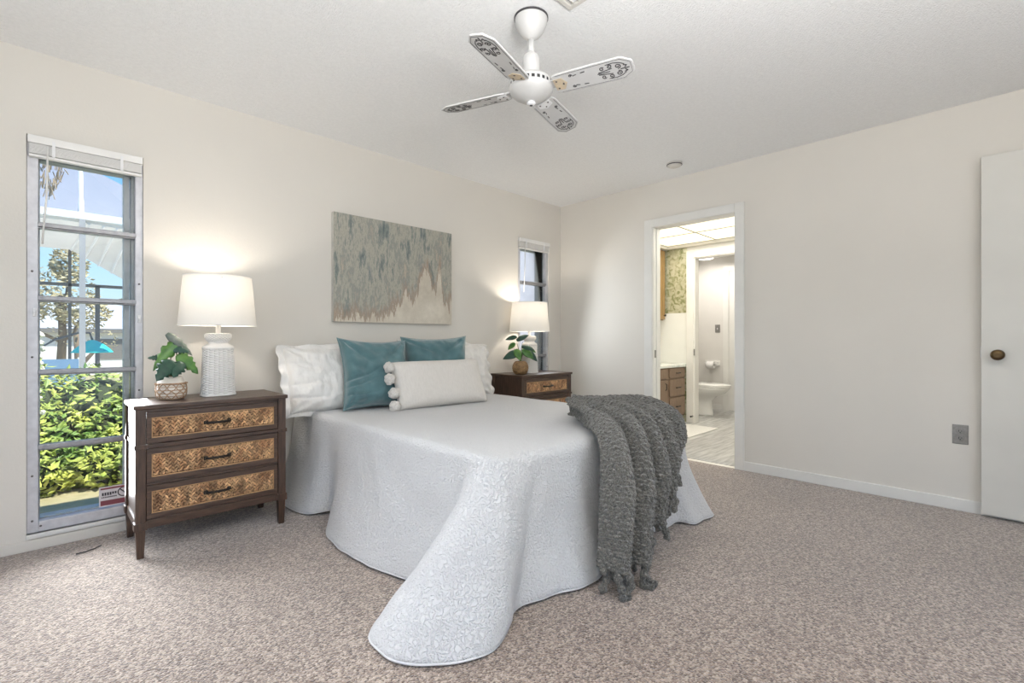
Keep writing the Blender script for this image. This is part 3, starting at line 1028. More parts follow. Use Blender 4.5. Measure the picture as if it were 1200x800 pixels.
for k, deg in enumerate((-71, 16, 111, 197)):
    rot = Matrix.Rotation(math.radians(deg), 4, 'Z') @ Matrix.Rotation(math.radians(-13), 4, 'X')
    zb = -0.318
    f = MB()
    f.prism(blade_outline(), lambda p: (p[0], p[1], -0.004), lambda p: (p[0], p[1], 0.003))
    b = f.build('blade', M['fan_blade'], fan, bevel=0.0015)
    b.matrix_local = Matrix.Translation((0, 0, zb)) @ rot
    f = MB()
    f.box(0.070, 0.135, -0.022, 0.022, 0.003, 0.010)
    f.box(0.115, 0.158, -0.040, 0.040, 0.003, 0.007)
    f.build('blade_bracket', M['fan'], b, bevel=0.003)
    f = MB()
    f.prism([(0.113, -0.03), (0.150, -0.032), (0.168, 0.0), (0.150, 0.032), (0.113, 0.03)], lambda p: (p[0], p[1], -0.004), lambda p: (p[0], p[1], -0.0062))
    bp_ = f.build('blade_plate', M['fan_cream'] if k in (0, 3) else M['white_metal'], b)
    for x, y in ((0.126, -0.02), (0.126, 0.02), (0.152, 0.0)):
        MB().box(x - 0.003, x + 0.003, y - 0.003, y + 0.003, -0.0085, -0.005).build('blade_screw', M['bolt'], b)
    f = MB()
    z = -0.0042
    for s in (-1, 1):
        ribbon(f, [(0.305, 0.006 * s), (0.335, 0.010 * s), (0.36, 0.014 * s)], 0.004, z)
        ribbon(f, spiral(0.385, 0.018 * s, 0.013, 0.003, -PI / 2 * s, 1.3 * s), 0.0042, z)
        ribbon(f, spiral(0.352, 0.026 * s, 0.011, 0.003, PI * 0.6 * s, -1.2 * s), 0.0038, z)
        ribbon(f, spiral(0.322, 0.022 * s, 0.010, 0.003, PI * 0.2 * s, 1.1 * s), 0.0036, z)
        ribbon(f, [(0.34, 0.038 * s), (0.37, 0.040 * s), (0.395, 0.034 * s), (0.412, 0.022 * s)], 0.0034, z)
        ribbon(f, [(0.412, 0.006 * s), (0.42, 0.014 * s), (0.408, 0.018 * s)], 0.0045, z)
        ribbon(f, spiral(0.190, 0.030 * s, 0.008, 0.002, 0, 1.2 * s), 0.003, z)
        ribbon(f, [(0.20, 0.026 * s), (0.215, 0.030 * s)], 0.0032, z)
        ribbon(f, [(0.235, 0.032 * s), (0.252, 0.034 * s)], 0.0042, z)
        ribbon(f, [(0.13, 0.0475 * s), (0.30, 0.050 * s), (0.40, 0.0505 * s), (0.436, 0.026 * s), (0.437, 0)], 0.0012, z)
    ribbon(f, [(0.30, 0), (0.35, 0)], 0.004, z)
    ribbon(f, [(0.395, 0), (0.428, 0)], 0.005, z)
    f.build('scroll_print', M['fan_ink'], b)

# ------------------------------------------------------------------ wall outlet, thread on the carpet
ol = thing('wall_outlet', 'grey metal double outlet plate low on the right wall beside the open door', 'outlet', (0, -3.113, 0.456))
f = MB().box(-0.006, 0.0, -0.036, 0.036, -0.058, 0.058)
f.build('cover_plate', M['steel'], ol, bevel=0.002)
for z in (-0.021, 0.021):
    f = MB().lathe([(0.0165, 0), (0.0165, 0.003), (0.015, 0.004)], 20)
    s = f.build('socket', M['steel'], ol, (-0.006, 0, z), (0, -PI / 2, 0))
    for x0, x1, y0, y1 in ((-0.004, 0.006, -0.008, -0.005), (-0.004, 0.006, 0.005, 0.008), (-0.011, -0.006, -0.0025, 0.0025)):
        MB().box(x0, x1, y0, y1, 0.003, 0.0048).build('socket_slot', M['steel_black'], s)
f = MB().tube([(-3.83, -0.215, 0.004), (-3.80, -0.222, 0.006), (-3.76, -0.20, 0.005), (-3.735, -0.175, 0.006)], 0.003, 5)
tag(f.build('thread', M['thread'], smooth=True), 'short dark thread lying on the carpet below the tall left window', 'thread')

# ------------------------------------------------------------------ painting
PW, PH = 1.022, 0.766
pt = thing('canvas_painting', 'abstract teal beige and rust canvas hung on the wall above the bed', 'painting', (-1.98, 0, 1.151))
f = MB().box(-PW / 2, PW / 2, -0.036, -0.034, 0, PH)
f.build('painted_face', painting_mat(PW, PH), pt)
f = MB().box(-PW / 2, PW / 2, -0.034, -0.002, 0, PH)
f.build('canvas_edge', mat('pale_canvas_edge', (0.58, 0.56, 0.52), 0.7, (0.42, 0.42, 0.40), 12), pt)

# ================================================================== nightstands
def woven_panel(w, h):
    """plaited seagrass: columns of leaf-shaped strands leaning left and right"""
    mb = MB()
    lay = mb.bm.verts.layers.float_color.new('strand_tone')
    rnd = random.Random(int(h * 10000))
    nc = round(w / 0.0245)
    cw = w / nc
    for c in range(nc):
        step = 0.0185
        nr = int(h / step) + 1
        for q in range(-1, nr + 1):
            for s_ in (-1, 1):
                cx = -w / 2 + (c + 0.5) * cw + s_ * cw * 0.235
                cz = -h / 2 + (q + 0.5 + 0.25 * s_) * step + rnd.uniform(-0.001, 0.001)
                L, W_ = 0.0125, 0.0054
                rot = Matrix.Rotation(s_ * math.radians(34 + rnd.uniform(-6, 6)), 4, 'Y')
                mtx = Matrix.Translation((cx, -0.001, cz)) @ rot @ Matrix.Diagonal((W_, 0.0055, L, 1))
                if abs(cz) > h / 2 - 0.005:
                    mtx = Matrix.Translation((cx, -0.001, math.copysign(h / 2 - 0.007, cz))) @ rot @ Matrix.Diagonal((W_, 0.0045, 0.006, 1))
                tone = rnd.uniform(0.42, 1.1) * (0.72 if (c * 7 + int(h * 1000)) % 5 == 0 else 1.0)
                res = bmesh.ops.create_uvsphere(mb.bm, u_segments=8, v_segments=6, radius=1.0, matrix=mtx)
                for v in res['verts']:
                    v[lay] = (tone, tone, tone, 1.0)
    return mb

def nightstand(label):
    r = thing('nightstand', label, 'nightstand', (-3.303, -0.30, 0), 0, 'woven front nightstands')
    W, D = 0.334, 0.195       # half width, half depth of the body
    f = MB().box(-W - 0.008, W + 0.008, -D - 0.010, D + 0.005, 0.697, 0.717)
    f.build('top', M['wood'], r, bevel=0.004)
    lw = 0.040
    for sx in (-1, 1):
        for sy in (-1, 1):
            xa, xb = (-W, -W + lw) if sx < 0 else (W - lw, W)
            ya, yb = (-D, -D + lw) if sy < 0 else (D - lw, D)
            cx, cy = (xa + xb) / 2, (ya + yb) / 2
            f = MB()
            f.box(xa, xb, ya, yb, 0.165, 0.697)
            # tapered foot
            v = []
            for z, s in ((0.0, 0.34), (0.14, 0.48)):
                v.append([f.bm.verts.new((cx + dx * lw * s, cy + dy * lw * s, z)) for dx, dy in ((-1, -1), (1, -1), (1, 1), (-1, 1))])
            for k in range(4):
                f.bm.faces.new((v[0][k], v[0][(k + 1) % 4], v[1][(k + 1) % 4], v[1][k]))
            f.bm.faces.new(v[0][::-1])
            f.bm.faces.new(v[1])
            for z0, z1 in ((0.132, 0.168), (0.511, 0.531)):
                f.box(xa - 0.005, xb + 0.005, ya - 0.005, yb + 0.005, z0, z1)
            f.build('leg', M['wood_v'], r, bevel=0.002)
    for sx in (-1, 1):
        xa, xb = (-W + 0.010, -W + 0.026) if sx < 0 else (W - 0.026, W - 0.010)
        f = MB().box(xa, xb, -D + lw, D - lw, 0.15, 0.697)
        s = f.build('side_panel', M['wood_v'], r)
        y0, y1 = -D + lw, D - lw
        ox = xa - 0.006 if sx < 0 else xb
        for z0, z1 in ((0.13, 0.17), (0.512, 0.530)):
            MB().box(ox, ox + 0.006, y0, y1, z0, z1).build('side_rail', M['wood'], s)
    f = MB().box(-W + lw, W - lw, D - 0.02, D - 0.008, 0.15, 0.697)
    f.build('back_panel', M['wood'], r)
    for dy, z0, z1 in ((-0.002, 0.512, 0.530), (0.006, 0.682, 0.697), (0.006, 0.336, 0.346), (0.004, 0.136, 0.175)):
        MB().box(-W + lw, W - lw, -D + dy, -D + 0.02, z0, z1).build('front_rail', M['wood'], r, bevel=0.002)
    f = MB().box(-W + lw, W - lw, -D + 0.02, D - 0.02, 0.16, 0.172)
    f.build('bottom_board', M['wood'], r)
    for z0, z1 in ((0.533, 0.681), (0.348, 0.509), (0.177, 0.334)):
        d = bpy.data.objects.new('drawer', None)
        COL.objects.link(d)
        d.parent = r
        zc = (z0 + z1) / 2
        d.location = (0, -D, zc)
        hw = W - lw - 0.002
        hh = (z1 - z0) / 2
        fw, fh = 0.020, 0.026
        f = MB()
        f.box(-hw, hw, 0.002, 0.018, hh - fh, hh).box(-hw, hw, 0.002, 0.018, -hh, -hh + fh)
        f.box(-hw, -hw + fw, 0.002, 0.018, -hh + fh, hh - fh).box(hw - fw, hw, 0.002, 0.018, -hh + fh, hh - fh)
        f.build('drawer_frame', M['wood'], d, bevel=0.002)
        f = MB()
        iw, ih = hw - fw, hh - fh
        t = 0.005
        f.box(-iw, iw, 0.004, 0.012, ih - t, ih).box(-iw, iw, 0.004, 0.012, -ih, -ih + t).box(-iw, -iw + t, 0.004, 0.012, -ih, ih).box(iw - t, iw, 0.004, 0.012, -ih, ih)
        f.build('inset_bead', M['cane_trim'], d)
        f = woven_panel(2 * (iw - t), 2 * (ih - t))
        wp_ = f.build('woven_panel', M['seagrass'], d, (0, 0.010, 0), smooth=True)
        MB().box(-iw + t, iw - t, 0.001, 0.004, -ih + t, ih - t).build('backing', M['backing'], wp_)
        f = MB().box(-hw + 0.01, hw - 0.01, 0.014, 0.3, -hh + 0.01, hh - 0.03)
        f.build('drawer_box', M['wood'], d)
        f = MB()
        pts = [(-0.052, -0.002, 0), (-0.05, -0.016, 0), (-0.03, -0.022, 0), (0, -0.024, 0), (0.03, -0.022, 0), (0.05, -0.016, 0), (0.052, -0.002, 0)]
        f.tube(pts, 0.0062, 8)
        for x in (-0.052, 0.052):
            f.box(x - 0.008, x + 0.008, -0.004, 0.008, -0.008, 0.008)
        f.build('handle', M['handle'], d, (0, 0, 0.0), smooth=True)
    return r

ns1 = nightstand('dark wood three drawer nightstand with woven fronts beside the tall left window')
ns2 = copy_tree(ns1)
ns2.location = (-0.675, -0.222, 0)
tag(ns2, 'dark wood nightstand with woven fronts on the far side of the bed')

# ================================================================== table lamps
def lamp(label):
    r = thing('table_lamp', label, 'lamp', (-3.250, -0.275, 0.717), 0, 'woven ceramic table lamps')
    NZ, NC = 20, 22
    def sup(a, hx, hy, p=3.2):
        c, s = math.cos(a), math.sin(a)
        k = (abs(c) ** p + abs(s) ** p) ** (-1 / p)
        return hx * k * c, hy * k * s
    mb = MB()
    nu, nv = NC * 6, NZ * 6
    def body(u, v):
        hx = 0.084 - 0.010 * v
        hy = 0.062 - 0.008 * v
        a = 2 * PI * u
        x, y = sup(a, hx, hy)
        c = u * NC
        cx = 2 * (c - math.floor(c)) - 1
        rowph = v * NZ + 0.5 * (math.floor(c) % 2)
        hgt = abs(math.sin(PI * rowph)) ** 0.55 * (1 - 0.7 * abs(cx) ** 6)
        if v < 0.02 or v > 0.99:
            hgt = 1.0
        k = 1 + (hgt - 1) * 0.15
        return (x * k, y * k, 0.006 + v * 0.252)
    mb.grid(body, nu, nv, closed_u=True)
    mb.build('lamp_base', M['ceramic'], r, smooth=True)
    mb = MB()
    def lo(prof):
        rows = []  # rings from the foot up
        for hx, hy, z in prof:
            rows.append([mb.bm.verts.new((*sup(2 * PI * k / 48, hx, hy, 3.0), z)) for k in range(48)])
        for a, b in zip(rows, rows[1:]):
            for k in range(48):
                mb.bm.faces.new((a[k], a[(k + 1) % 48], b[(k + 1) % 48], b[k]))
        mb.bm.faces.new(rows[0][::-1])
        mb.bm.faces.new(rows[-1])
    lo([(0.080, 0.058, 0.0), (0.085, 0.063, 0.002), (0.085, 0.063, 0.007), (0.080, 0.058, 0.008)])
    mb.build('lamp_foot', M['ceramic'], r, smooth=True)
    mb = MB()
    lo([(0.074, 0.054, 0.256), (0.0755, 0.0555, 0.260), (0.070, 0.051, 0.272), (0.052, 0.042, 0.281), (0.046, 0.038, 0.286), (0.046, 0.038, 0.292)])
    mb.build('lamp_shoulder', M['ceramic'], r, smooth=True)
    mb = MB()
    def collar(u, v):
        pr = [(0.046, 0.290), (0.052, 0.298), (0.060, 0.306), (0.065, 0.316), (0.0655, 0.328), (0.064, 0.338), (0.052, 0.342), (0.012, 0.342)]
        x = v * (len(pr) - 1)
        i = min(int(x), len(pr) - 2)
        ff = x - i
        rr = pr[i][0] + (pr[i + 1][0] - pr[i][0]) * ff
        zz = pr[i][1] + (pr[i + 1][1] - pr[i][1]) * ff
        a = 2 * PI * u
        k = 1.0
        if 0.05 < v < 0.72:
            k = 1 - 0.13 * (1 - abs(math.sin(11 * a + (PI / 2 if int(v * 12) % 2 else 0))) ** 0.7) - 0.02 * (1 - abs(math.sin(12 * PI * v)))
        x_, y_ = sup(a, rr * k, rr * 0.86 * k, 2.4)
        return (x_, y_, zz)
    mb.grid(collar, 132, 49, closed_u=True)
    mb.build('lamp_collar', M['ceramic'], r, smooth=True)
    mb = MB().lathe([(0.016, 0.340), (0.016, 0.346), (0.012, 0.350), (0.012, 0.400), (0.017, 0.402), (0.017, 0.455)], 20)
    mb.build('lamp_neck', M['lamp_neck'], r, smooth=True)
    mb = MB().lathe([(0.187, 0.384), (0.163, 0.650)], 64, cap=False)
    sh = mb.build('lamp_shade', M['shade'], r, smooth=True)
    for rr, z in ((0.187, 0.384), (0.163, 0.650)):
        mb = MB()
        mb.tube([(rr * math.cos(2 * PI * k / 64), rr * math.sin(2 * PI * k / 64), z) for k in range(65)], 0.0022, 6, cap=False)
        mb.build('shade_rim', M['blind'], sh, smooth=True)
    mb = MB()
    for k in range(3):
        a = 2 * PI * k / 3 + 0.4
        mb.tube([(0.006 * math.cos(a), 0.006 * math.sin(a), 0.62), (0.166 * math.cos(a), 0.166 * math.sin(a), 0.635)], 0.0018, 6)
    mb.build('shade_spider', M['steel'], sh)
    mb = MB().lathe([(0.012, 0.452), (0.014, 0.465), (0.026, 0.490), (0.030, 0.512), (0.024, 0.535), (0.010, 0.546)], 18)
    mb.build('bulb', M['bulb'], r, smooth=True)
    return r

lamp1 = lamp('lit white lamp with woven ceramic base on the near nightstand by the tall window')
lamp2 = copy_tree(lamp1)
lamp2.location = (-0.695, -0.205, 0.717)
tag(lamp2, 'lit white lamp on the far nightstand in front of the far window')
for o, nm in ((lamp1, 'near_lamp_bulb'), (lamp2, 'far_lamp_bulb')):
    light(nm, 'POINT', (o.location.x, o.location.y, o.location.z + 0.565), 6.3, (1.0, 0.91, 0.80), radius=0.035)

# ================================================================== potted plants
def leaf(mb, base, tip, width, droop=0.25, notch=True, face=Vector((0, -1, 0.35)), fold=0.12):
    """a heart shaped leaf as a curved, slightly folded blade from base to tip"""
    base, tip = Vector(base), Vector(tip)
    ax = tip - base
    L = ax.length
    ax.normalize()
    side = ax.cross(face).normalized()
    nrm = side.cross(ax).normalized()
    n = 12
    rows = []
    for i in range(n + 1):
        t = i / n
        w = width * 0.5 * (math.sin(PI * min(1.0, t * 0.93 + 0.07)) ** 0.75) * (1.12 - 0.45 * t)
        if t > 0.97:
            w = width * 0.01
        cut = 1.0
        row = []
        c = base + ax * (t * L) + Vector((0, 0, 1)) * (-droop * L * (t * t) + droop * 0.55 * L * t)
        for j in range(-3, 4):
            s = j / 3
            k = 1.0
            if notch and abs(j) == 3 and i in (4, 7, 9):
                k = 0.55
            row.append(mb.bm.verts.new(c + side * (s * w * k) + nrm * (-fold * w * s * s * 2)))
        rows.append(row)
    for a, b in zip(rows, rows[1:]):
        for j in range(6):
            mb.bm.faces.new((a[j], a[j + 1], b[j + 1], b[j]))

def plant_monstera():
    r = thing('potted_monstera', 'small monstera in a white pot wrapped in jute on the near nightstand', 'potted plant', (-3.468, -0.30, 0.717))
    prof = [(0.040, 0.0), (0.052, 0.004), (0.062, 0.022), (0.0655, 0.045), (0.064, 0.068), (0.058, 0.088), (0.050, 0.108), (0.046, 0.118), (0.041, 0.118), (0.040, 0.104)]
    MB().lathe(prof, 36).build('pot', M['pot_white'], r, smooth=True)
    def rad(z):
        for (r0, z0), (r1, z1) in zip(prof, prof[1:]):
            if z0 <= z <= z1:
                return r0 + (r1 - r0) * (z - z0) / max(1e-6, z1 - z0)
        return 0.05
    f = MB()
    ring = lambda z, rr: [((rad(z) + 0.002) * math.cos(2 * PI * k / 36), (rad(z) + 0.002) * math.sin(2 * PI * k / 36), z) for k in range(37)]
    for z, rr in ((0.006, .0026), (0.020, .0018), (0.034, .0018), (0.050, .0018), (0.066, .0018), (0.080, .0026), (0.084, .0024)):
        f.tube(ring(z, rr), rr, 6, cap=False)
    for k in range(11):
        for s in (-1, 1):
            pts = []
            for i in range(9):
                t = i / 8
                z = 0.006 + 0.076 * t
                a = 2 * PI * k / 11 + s * 0.55 * math.sin(2 * PI * t) * 0.5
                pts.append(((rad(z) + 0.003) * math.cos(a), (rad(z) + 0.003) * math.sin(a), z))
            f.tube(pts, 0.0022, 5)
    for k in range(22):
        a = 2 * PI * k / 22
        f.ball(((rad(0.06) + 0.004) * math.cos(a), (rad(0.06) + 0.004) * math.sin(a), 0.082), 0.004, 6, 4)
    f.build('jute_wrap', M['jute'], r, smooth=True)
    MB().lathe([(0.041, 0.108), (0.02, 0.111), (0.004, 0.112)], 20).build('soil', M['soil'], r)
    stems = [((0, 0, 0.11), (-0.004, 0.0, 0.18), (0.002, 0.0, 0.262)), ((0.006, 0, 0.11), (0.025, -0.01, 0.2), (0.016, -0.005, 0.285)), ((0, 0, 0.11), (0.02, 0, 0.15), (0.03, -0.01, 0.185)),
             ((0, 0, 0.11), (-0.012, -0.02, 0.14), (-0.006, -0.03, 0.168)), ((0, 0, 0.11), (-0.03, 0.02, 0.15), (-0.05, 0.025, 0.175))]
    for p in stems:
        MB().tube([Vector(q) for q in p], [0.0035, 0.003, 0.002], 6).build('stem', M['stem'], r, smooth=True)
    specs = [((0.030, -0.005, 0.262), (-0.066, -0.020, 0.175), 0.070, 0.55, 'leaf_mid'),
             ((-0.016, 0.0, 0.300), (0.074, -0.015, 0.215), 0.050, 0.20, 'leaf_grey'),
             ((0.022, -0.015, 0.212), (0.094, -0.025, 0.135), 0.075, 0.25, 'leaf_mid'),
             ((0.004, -0.035, 0.182), (-0.062, -0.075, 0.118), 0.090, 0.30, 'leaf_dark'),
             ((0.034, -0.030, 0.178), (-0.004, -0.070, 0.122), 0.070, 0.20, 'leaf_dark'),
             ((-0.02, 0.02, 0.195), (-0.080, 0.02, 0.200), 0.035, 0.15, 'leaf_dark'),
             ((0.004, -0.01, 0.232), (0.060, -0.035, 0.226), 0.042, 0.2, 'leaf_dark')]
    for b, t, w, d, mm in specs:
        f = MB()
        k_ = 1.2
        b = (b[0] * k_, b[1] * k_, 0.11 + (b[2] - 0.11) * k_)
        t = (t[0] * k_, t[1] * k_, 0.11 + (t[2] - 0.11) * k_)
        leaf(f, b, t, w * 1.12, d)
        f.build('leaf', M[mm], r, smooth=True, solid=0.0008)
    return r

def plant_pothos():
    R_ = Vector((0.716, -0.698, 0))
    Tn = Vector((-0.698, -0.716, 0))
    r = thing('potted_pothos', 'leafy green plant in a round brown wicker pot on the far nightstand', 'potted plant', (-0.885, -0.275, 0.717))
    prof = [(0.042, 0.0), (0.058, 0.008), (0.070, 0.030), (0.074, 0.055), (0.070, 0.082), (0.058, 0.104), (0.048, 0.114), (0.043, 0.116), (0.043, 0.104)]
    def body(u, v):
        x = v * (len(prof) - 1)
        i = min(int(x), len(prof) - 2)
        ff = x - i
        rr = prof[i][0] + (prof[i + 1][0] - prof[i][0]) * ff
        zz = prof[i][1] + (prof[i + 1][1] - prof[i][1]) * ff
        k = 1 - 0.05 * abs(math.sin(2 * PI * u * 9)) ** 8 - 0.03 * (abs(math.cos(v * 40)) ** 2)
        return (rr * k * math.cos(2 * PI * u), rr * k * math.sin(2 * PI * u), zz)
    mb = MB()
    mb.grid(body, 108, 60, closed_u=True)
    mb.build('pot', M['pot_wicker'], r, smooth=True)
    MB().lathe([(0.045, 0.104), (0.004, 0.108)], 18).build('soil', M['soil'], r)
    def P(a, z, t=0.0):
        v = R_ * a + Tn * t
        return (v.x, v.y, z)
    for b in (P(-0.06, 0.225), P(-0.03, 0.275), P(0.02, 0.29), P(0.05, 0.24), P(0.04, 0.20), P(-0.04, 0.20)):
        MB().tube([(0, 0, 0.10), (b[0] * 0.35, b[1] * 0.35, 0.10 + (b[2] - 0.1) * 0.6), b], [0.004, 0.003, 0.002], 6).build('stem', M['stem'], r, smooth=True)
    fc = Tn * 0.8 + Vector((0, 0, 0.6))
    specs = [(P(-0.03, 0.335), P(-0.135, 0.315, 0.02), 0.055, 'leaf_dark'), (P(-0.035, 0.30, 0.02), P(0.075, 0.360, 0.03), 0.06, 'leaf_dark'),
             (P(-0.05, 0.28), P(-0.11, 0.225, 0.03), 0.055, 'leaf_mid'), (P(-0.01, 0.20, 0.02), P(-0.155, 0.150, 0.05), 0.095, 'leaf_dark'),
             (P(-0.04, 0.225, 0.03), P(0.0, 0.135, 0.07), 0.08, 'leaf_mid'), (P(0.01, 0.25), P(0.125, 0.225, 0.03), 0.06, 'leaf_dark'),
             (P(0.02, 0.225, 0.02), P(0.115, 0.150, 0.05), 0.085, 'leaf_mid'), (P(0.06, 0.21), P(0.15, 0.125, 0.02), 0.07, 'leaf_dark'),
             (P(0.05, 0.25, -0.02), P(0.14, 0.20, -0.02), 0.05, 'leaf_mid')]
    for b, t, w, mm in specs:
        f = MB()
        leaf(f, b, t, w, 0.22, False, fc)
        f.build('leaf', M[mm], r, smooth=True, solid=0.0008)
    return r
plant_monstera()
plant_pothos()

# ================================================================== bed
BX0, BX1, BY = -2.745, -1.245, -1.985
ZT = 0.572
bed = thing('bed', 'queen bed with grey mattress hidden under the white bedspread', 'bed', (-1.995, -1.0, 0))
f = MB().box(-0.715, 0.715, -0.945, 0.985, 0.34, 0.555, bev=0.05)
f.build('mattress', M['mattress'], bed, smooth=True)
f = MB().box(-0.72, 0.72, -0.95, 0.98, 0.14, 0.338, bev=0.03)
f.build('box_spring', M['mattress'], bed)
f = MB().box(-0.74, 0.74, -0.95, -0.91, 0.10, 0.14).box(-0.74, 0.74, 0.91, 0.95, 0.10, 0.14).box(-0.74, -0.70, -0.91, 0.91, 0.10, 0.14).box(0.70, 0.74, -0.91, 0.91, 0.10, 0.14)
f.build('bed_frame', M['bed_metal'], bed)
for x in (-0.70, 0.70):
    for y in (-0.9, 0.9):
        MB().lathe([(0.022, 0), (0.022, 0.10)], 12, (x, y, 0)).build('bed_leg', M['bed_metal'], bed)

# bedspread: pairs of (point on the mattress edge) -> (point of the hem)
V = Vector
RC = 0.075
LS = (BY + RC + 0.03) * -1
ARC = RC * PI / 2
FW = (BX1 - BX0) - 2 * RC
def perim(d):
    """point and outward direction on the rounded mattress edge, d metres from the head on the window side"""
    if d < LS:
        return V((BX0, -0.03 - d, ZT)), V((-1, 0, 0))
    d -= LS
    if d < ARC:
        a = PI + d / RC
        n = V((math.cos(a), math.sin(a), 0))
        return V((BX0 + RC, BY + RC, ZT)) + n * RC, n
    d -= ARC
    if d < FW:
        return V((BX0 + RC + d, BY, ZT)), V((0, -1, 0))
    d -= FW
    if d < ARC:
        a = 1.5 * PI + d / RC
        n = V((math.cos(a), math.sin(a), 0))
        return V((BX1 - RC, BY + RC, ZT)) + n * RC, n
    d -= ARC
    return V((BX1, BY + RC + d, ZT)), V((1, 0, 0))
F0 = LS + ARC
G0 = F0 + FW
PAIRS = [
    (0.00, (-2.865, -0.03, 0.012)), (0.17, (-2.872, -0.20, 0.012)), (0.31, (-2.882, -0.35, 0.012)), (0.43, (-2.838, -0.48, 0.015)),
    (0.53, (-2.745, -0.56, 0.030)), (0.63, (-2.775, -0.66, 0.030)), (0.77, (-2.872, -0.82, 0.012)), (0.97, (-2.918, -1.03, 0.012)),
    (1.22, (-2.898, -1.28, 0.014)), (1.42, (-2.870, -1.45, 0.014)), (1.62, (-2.842, -1.58, 0.014)), (1.76, (-2.830, -1.66, 0.012)), (1.82, (-2.900, -1.675, 0.012)),
    (1.865, (-3.060, -1.71, 0.010)), (1.90, (-3.148, -1.805, 0.010)), (1.925, (-3.160, -1.920, 0.010)), (1.95, (-3.110, -2.020, 0.010)),
    (1.98, (-3.020, -2.100, 0.010)), (2.015, (-2.930, -2.138, 0.010)), (2.06, (-2.830, -2.120, 0.010)), (2.115, (-2.745, -2.065, 0.012)),
    (2.18, (-2.660, -2.020, 0.016)), (F0 + 0.24, (-2.540, -2.048, 0.016)), (F0 + 0.35, (-2.410, -2.085, 0.014)), (F0 + 0.47, (-2.260, -2.095, 0.014)),
    (F0 + 0.63, (-2.060, -2.050, 0.016)), (F0 + 0.80, (-1.860, -2.025, 0.018)), (F0 + 0.95, (-1.700, -2.015, 0.020)), (F0 + 1.08, (-1.570, -2.030, 0.014)),
    (F0 + 1.19, (-1.430, -2.030, 0.020)), (F0 + 1.26, (-1.375, -2.115, 0.012)), (G0 + 0.03, (-1.270, -2.120, 0.014)), (G0 + 0.08, (-1.165, -2.115, 0.012)),
    (G0 + 0.15, (-1.105, -2.000, 0.012)), (G0 + 0.33, (-1.110, -1.78, 0.014)), (G0 + 0.70, (-1.130, -1.40, 0.014)), (G0 + 1.10, (-1.115, -1.00, 0.014)),
    (G0 + 1.40, (-1.130, -0.70, 0.014)), (G0 + 1.60, (-1.140, -0.50, 0.014)), (G0 + ARC + 1.855, (-1.140, -0.03, 0.014)),
]
DP = [V((a, 0, 0)) for a, b in PAIRS]
HP = [V(b) for a, b in PAIRS]
NS, NW, NI = 380, 46, 26
def top_z(x, y):
    return ZT + 0.004 * noise.noise((x * 4, y * 4, 0.3)) + 0.003 * noise.noise((x * 11, y * 11, 2.0)) - 0.006 * max(0, 1 - abs(y + 1.985) / 0.10)
def spread(i, j):
    s = i / NS
    h = catmull(HP, s)
    t, nrm = perim(catmull(DP, s).x)
    inner = V((-1.995, max(-0.05 - 0.05 * round((-t.y - 0.05) / 0.05), -1.25), ZT))
    roll = 0.034
    edge_in = t - nrm * roll
    if j <= NI:
        u = j / NI
        p = inner.lerp(edge_in, u)
        p.z = top_z(p.x, p.y)
        return p
    w = (j - NI) / NW
    # quarter-round shoulder then a fall to the hem
    ang = min(1.0, w / 0.10)
    if w < 0.10:
        a = ang * PI / 2
        p = edge_in + nrm * (roll * math.sin(a)) + V((0, 0, -roll * (1 - math.cos(a))))
        p.z += top_z(p.x, p.y) - ZT
        return p
    q = (w - 0.10) / 0.90
    st = t + V((0, 0, -roll))
    p = st.lerp(h, q)
    # the cloth hangs nearly straight at first and swings out lower down
    sag = (h - st)
    off = V((sag.x, sag.y, 0))
    L = off.length
    if L > 0.20:
        p += off * (-0.05 * math.sin(PI * q))
    else:
        p += off * (-0.22 * math.sin(PI * q))
    n1 = noise.noise((p.x * 3.2, p.y * 3.2, p.z * 2.2)) * 0.016 * math.sin(PI * min(1, q * 1.1)) ** 0.7
    n2 = noise.noise((p.x * 9, p.y * 9, p.z * 6 + 5)) * 0.010 * min(1, q * 4)
    rip = 0.007 * q * math.sin(s * 95)
    p += nrm * (n1 + n2 + (rip if L < 0.2 else rip * 0.3))
    return p
m = MB()
tot = NI + NW
m.grid(lambda u, v: spread(round(u * NS), round(v * tot)), NS, tot)
bs = m.build('bedspread', M['quilt'], None, smooth=True, weld=True, solid=0.009)
tag(bs, 'white quilted bedspread draped over the bed with one corner spilling onto the carpet', 'bedspread')
m = MB()
m.tube([spread(i, tot) + V((0, 0, 0.001)) for i in range(NS + 1)], 0.0048, 8)
m.build('hem_binding', M['quilt_edge'], bs, smooth=True)

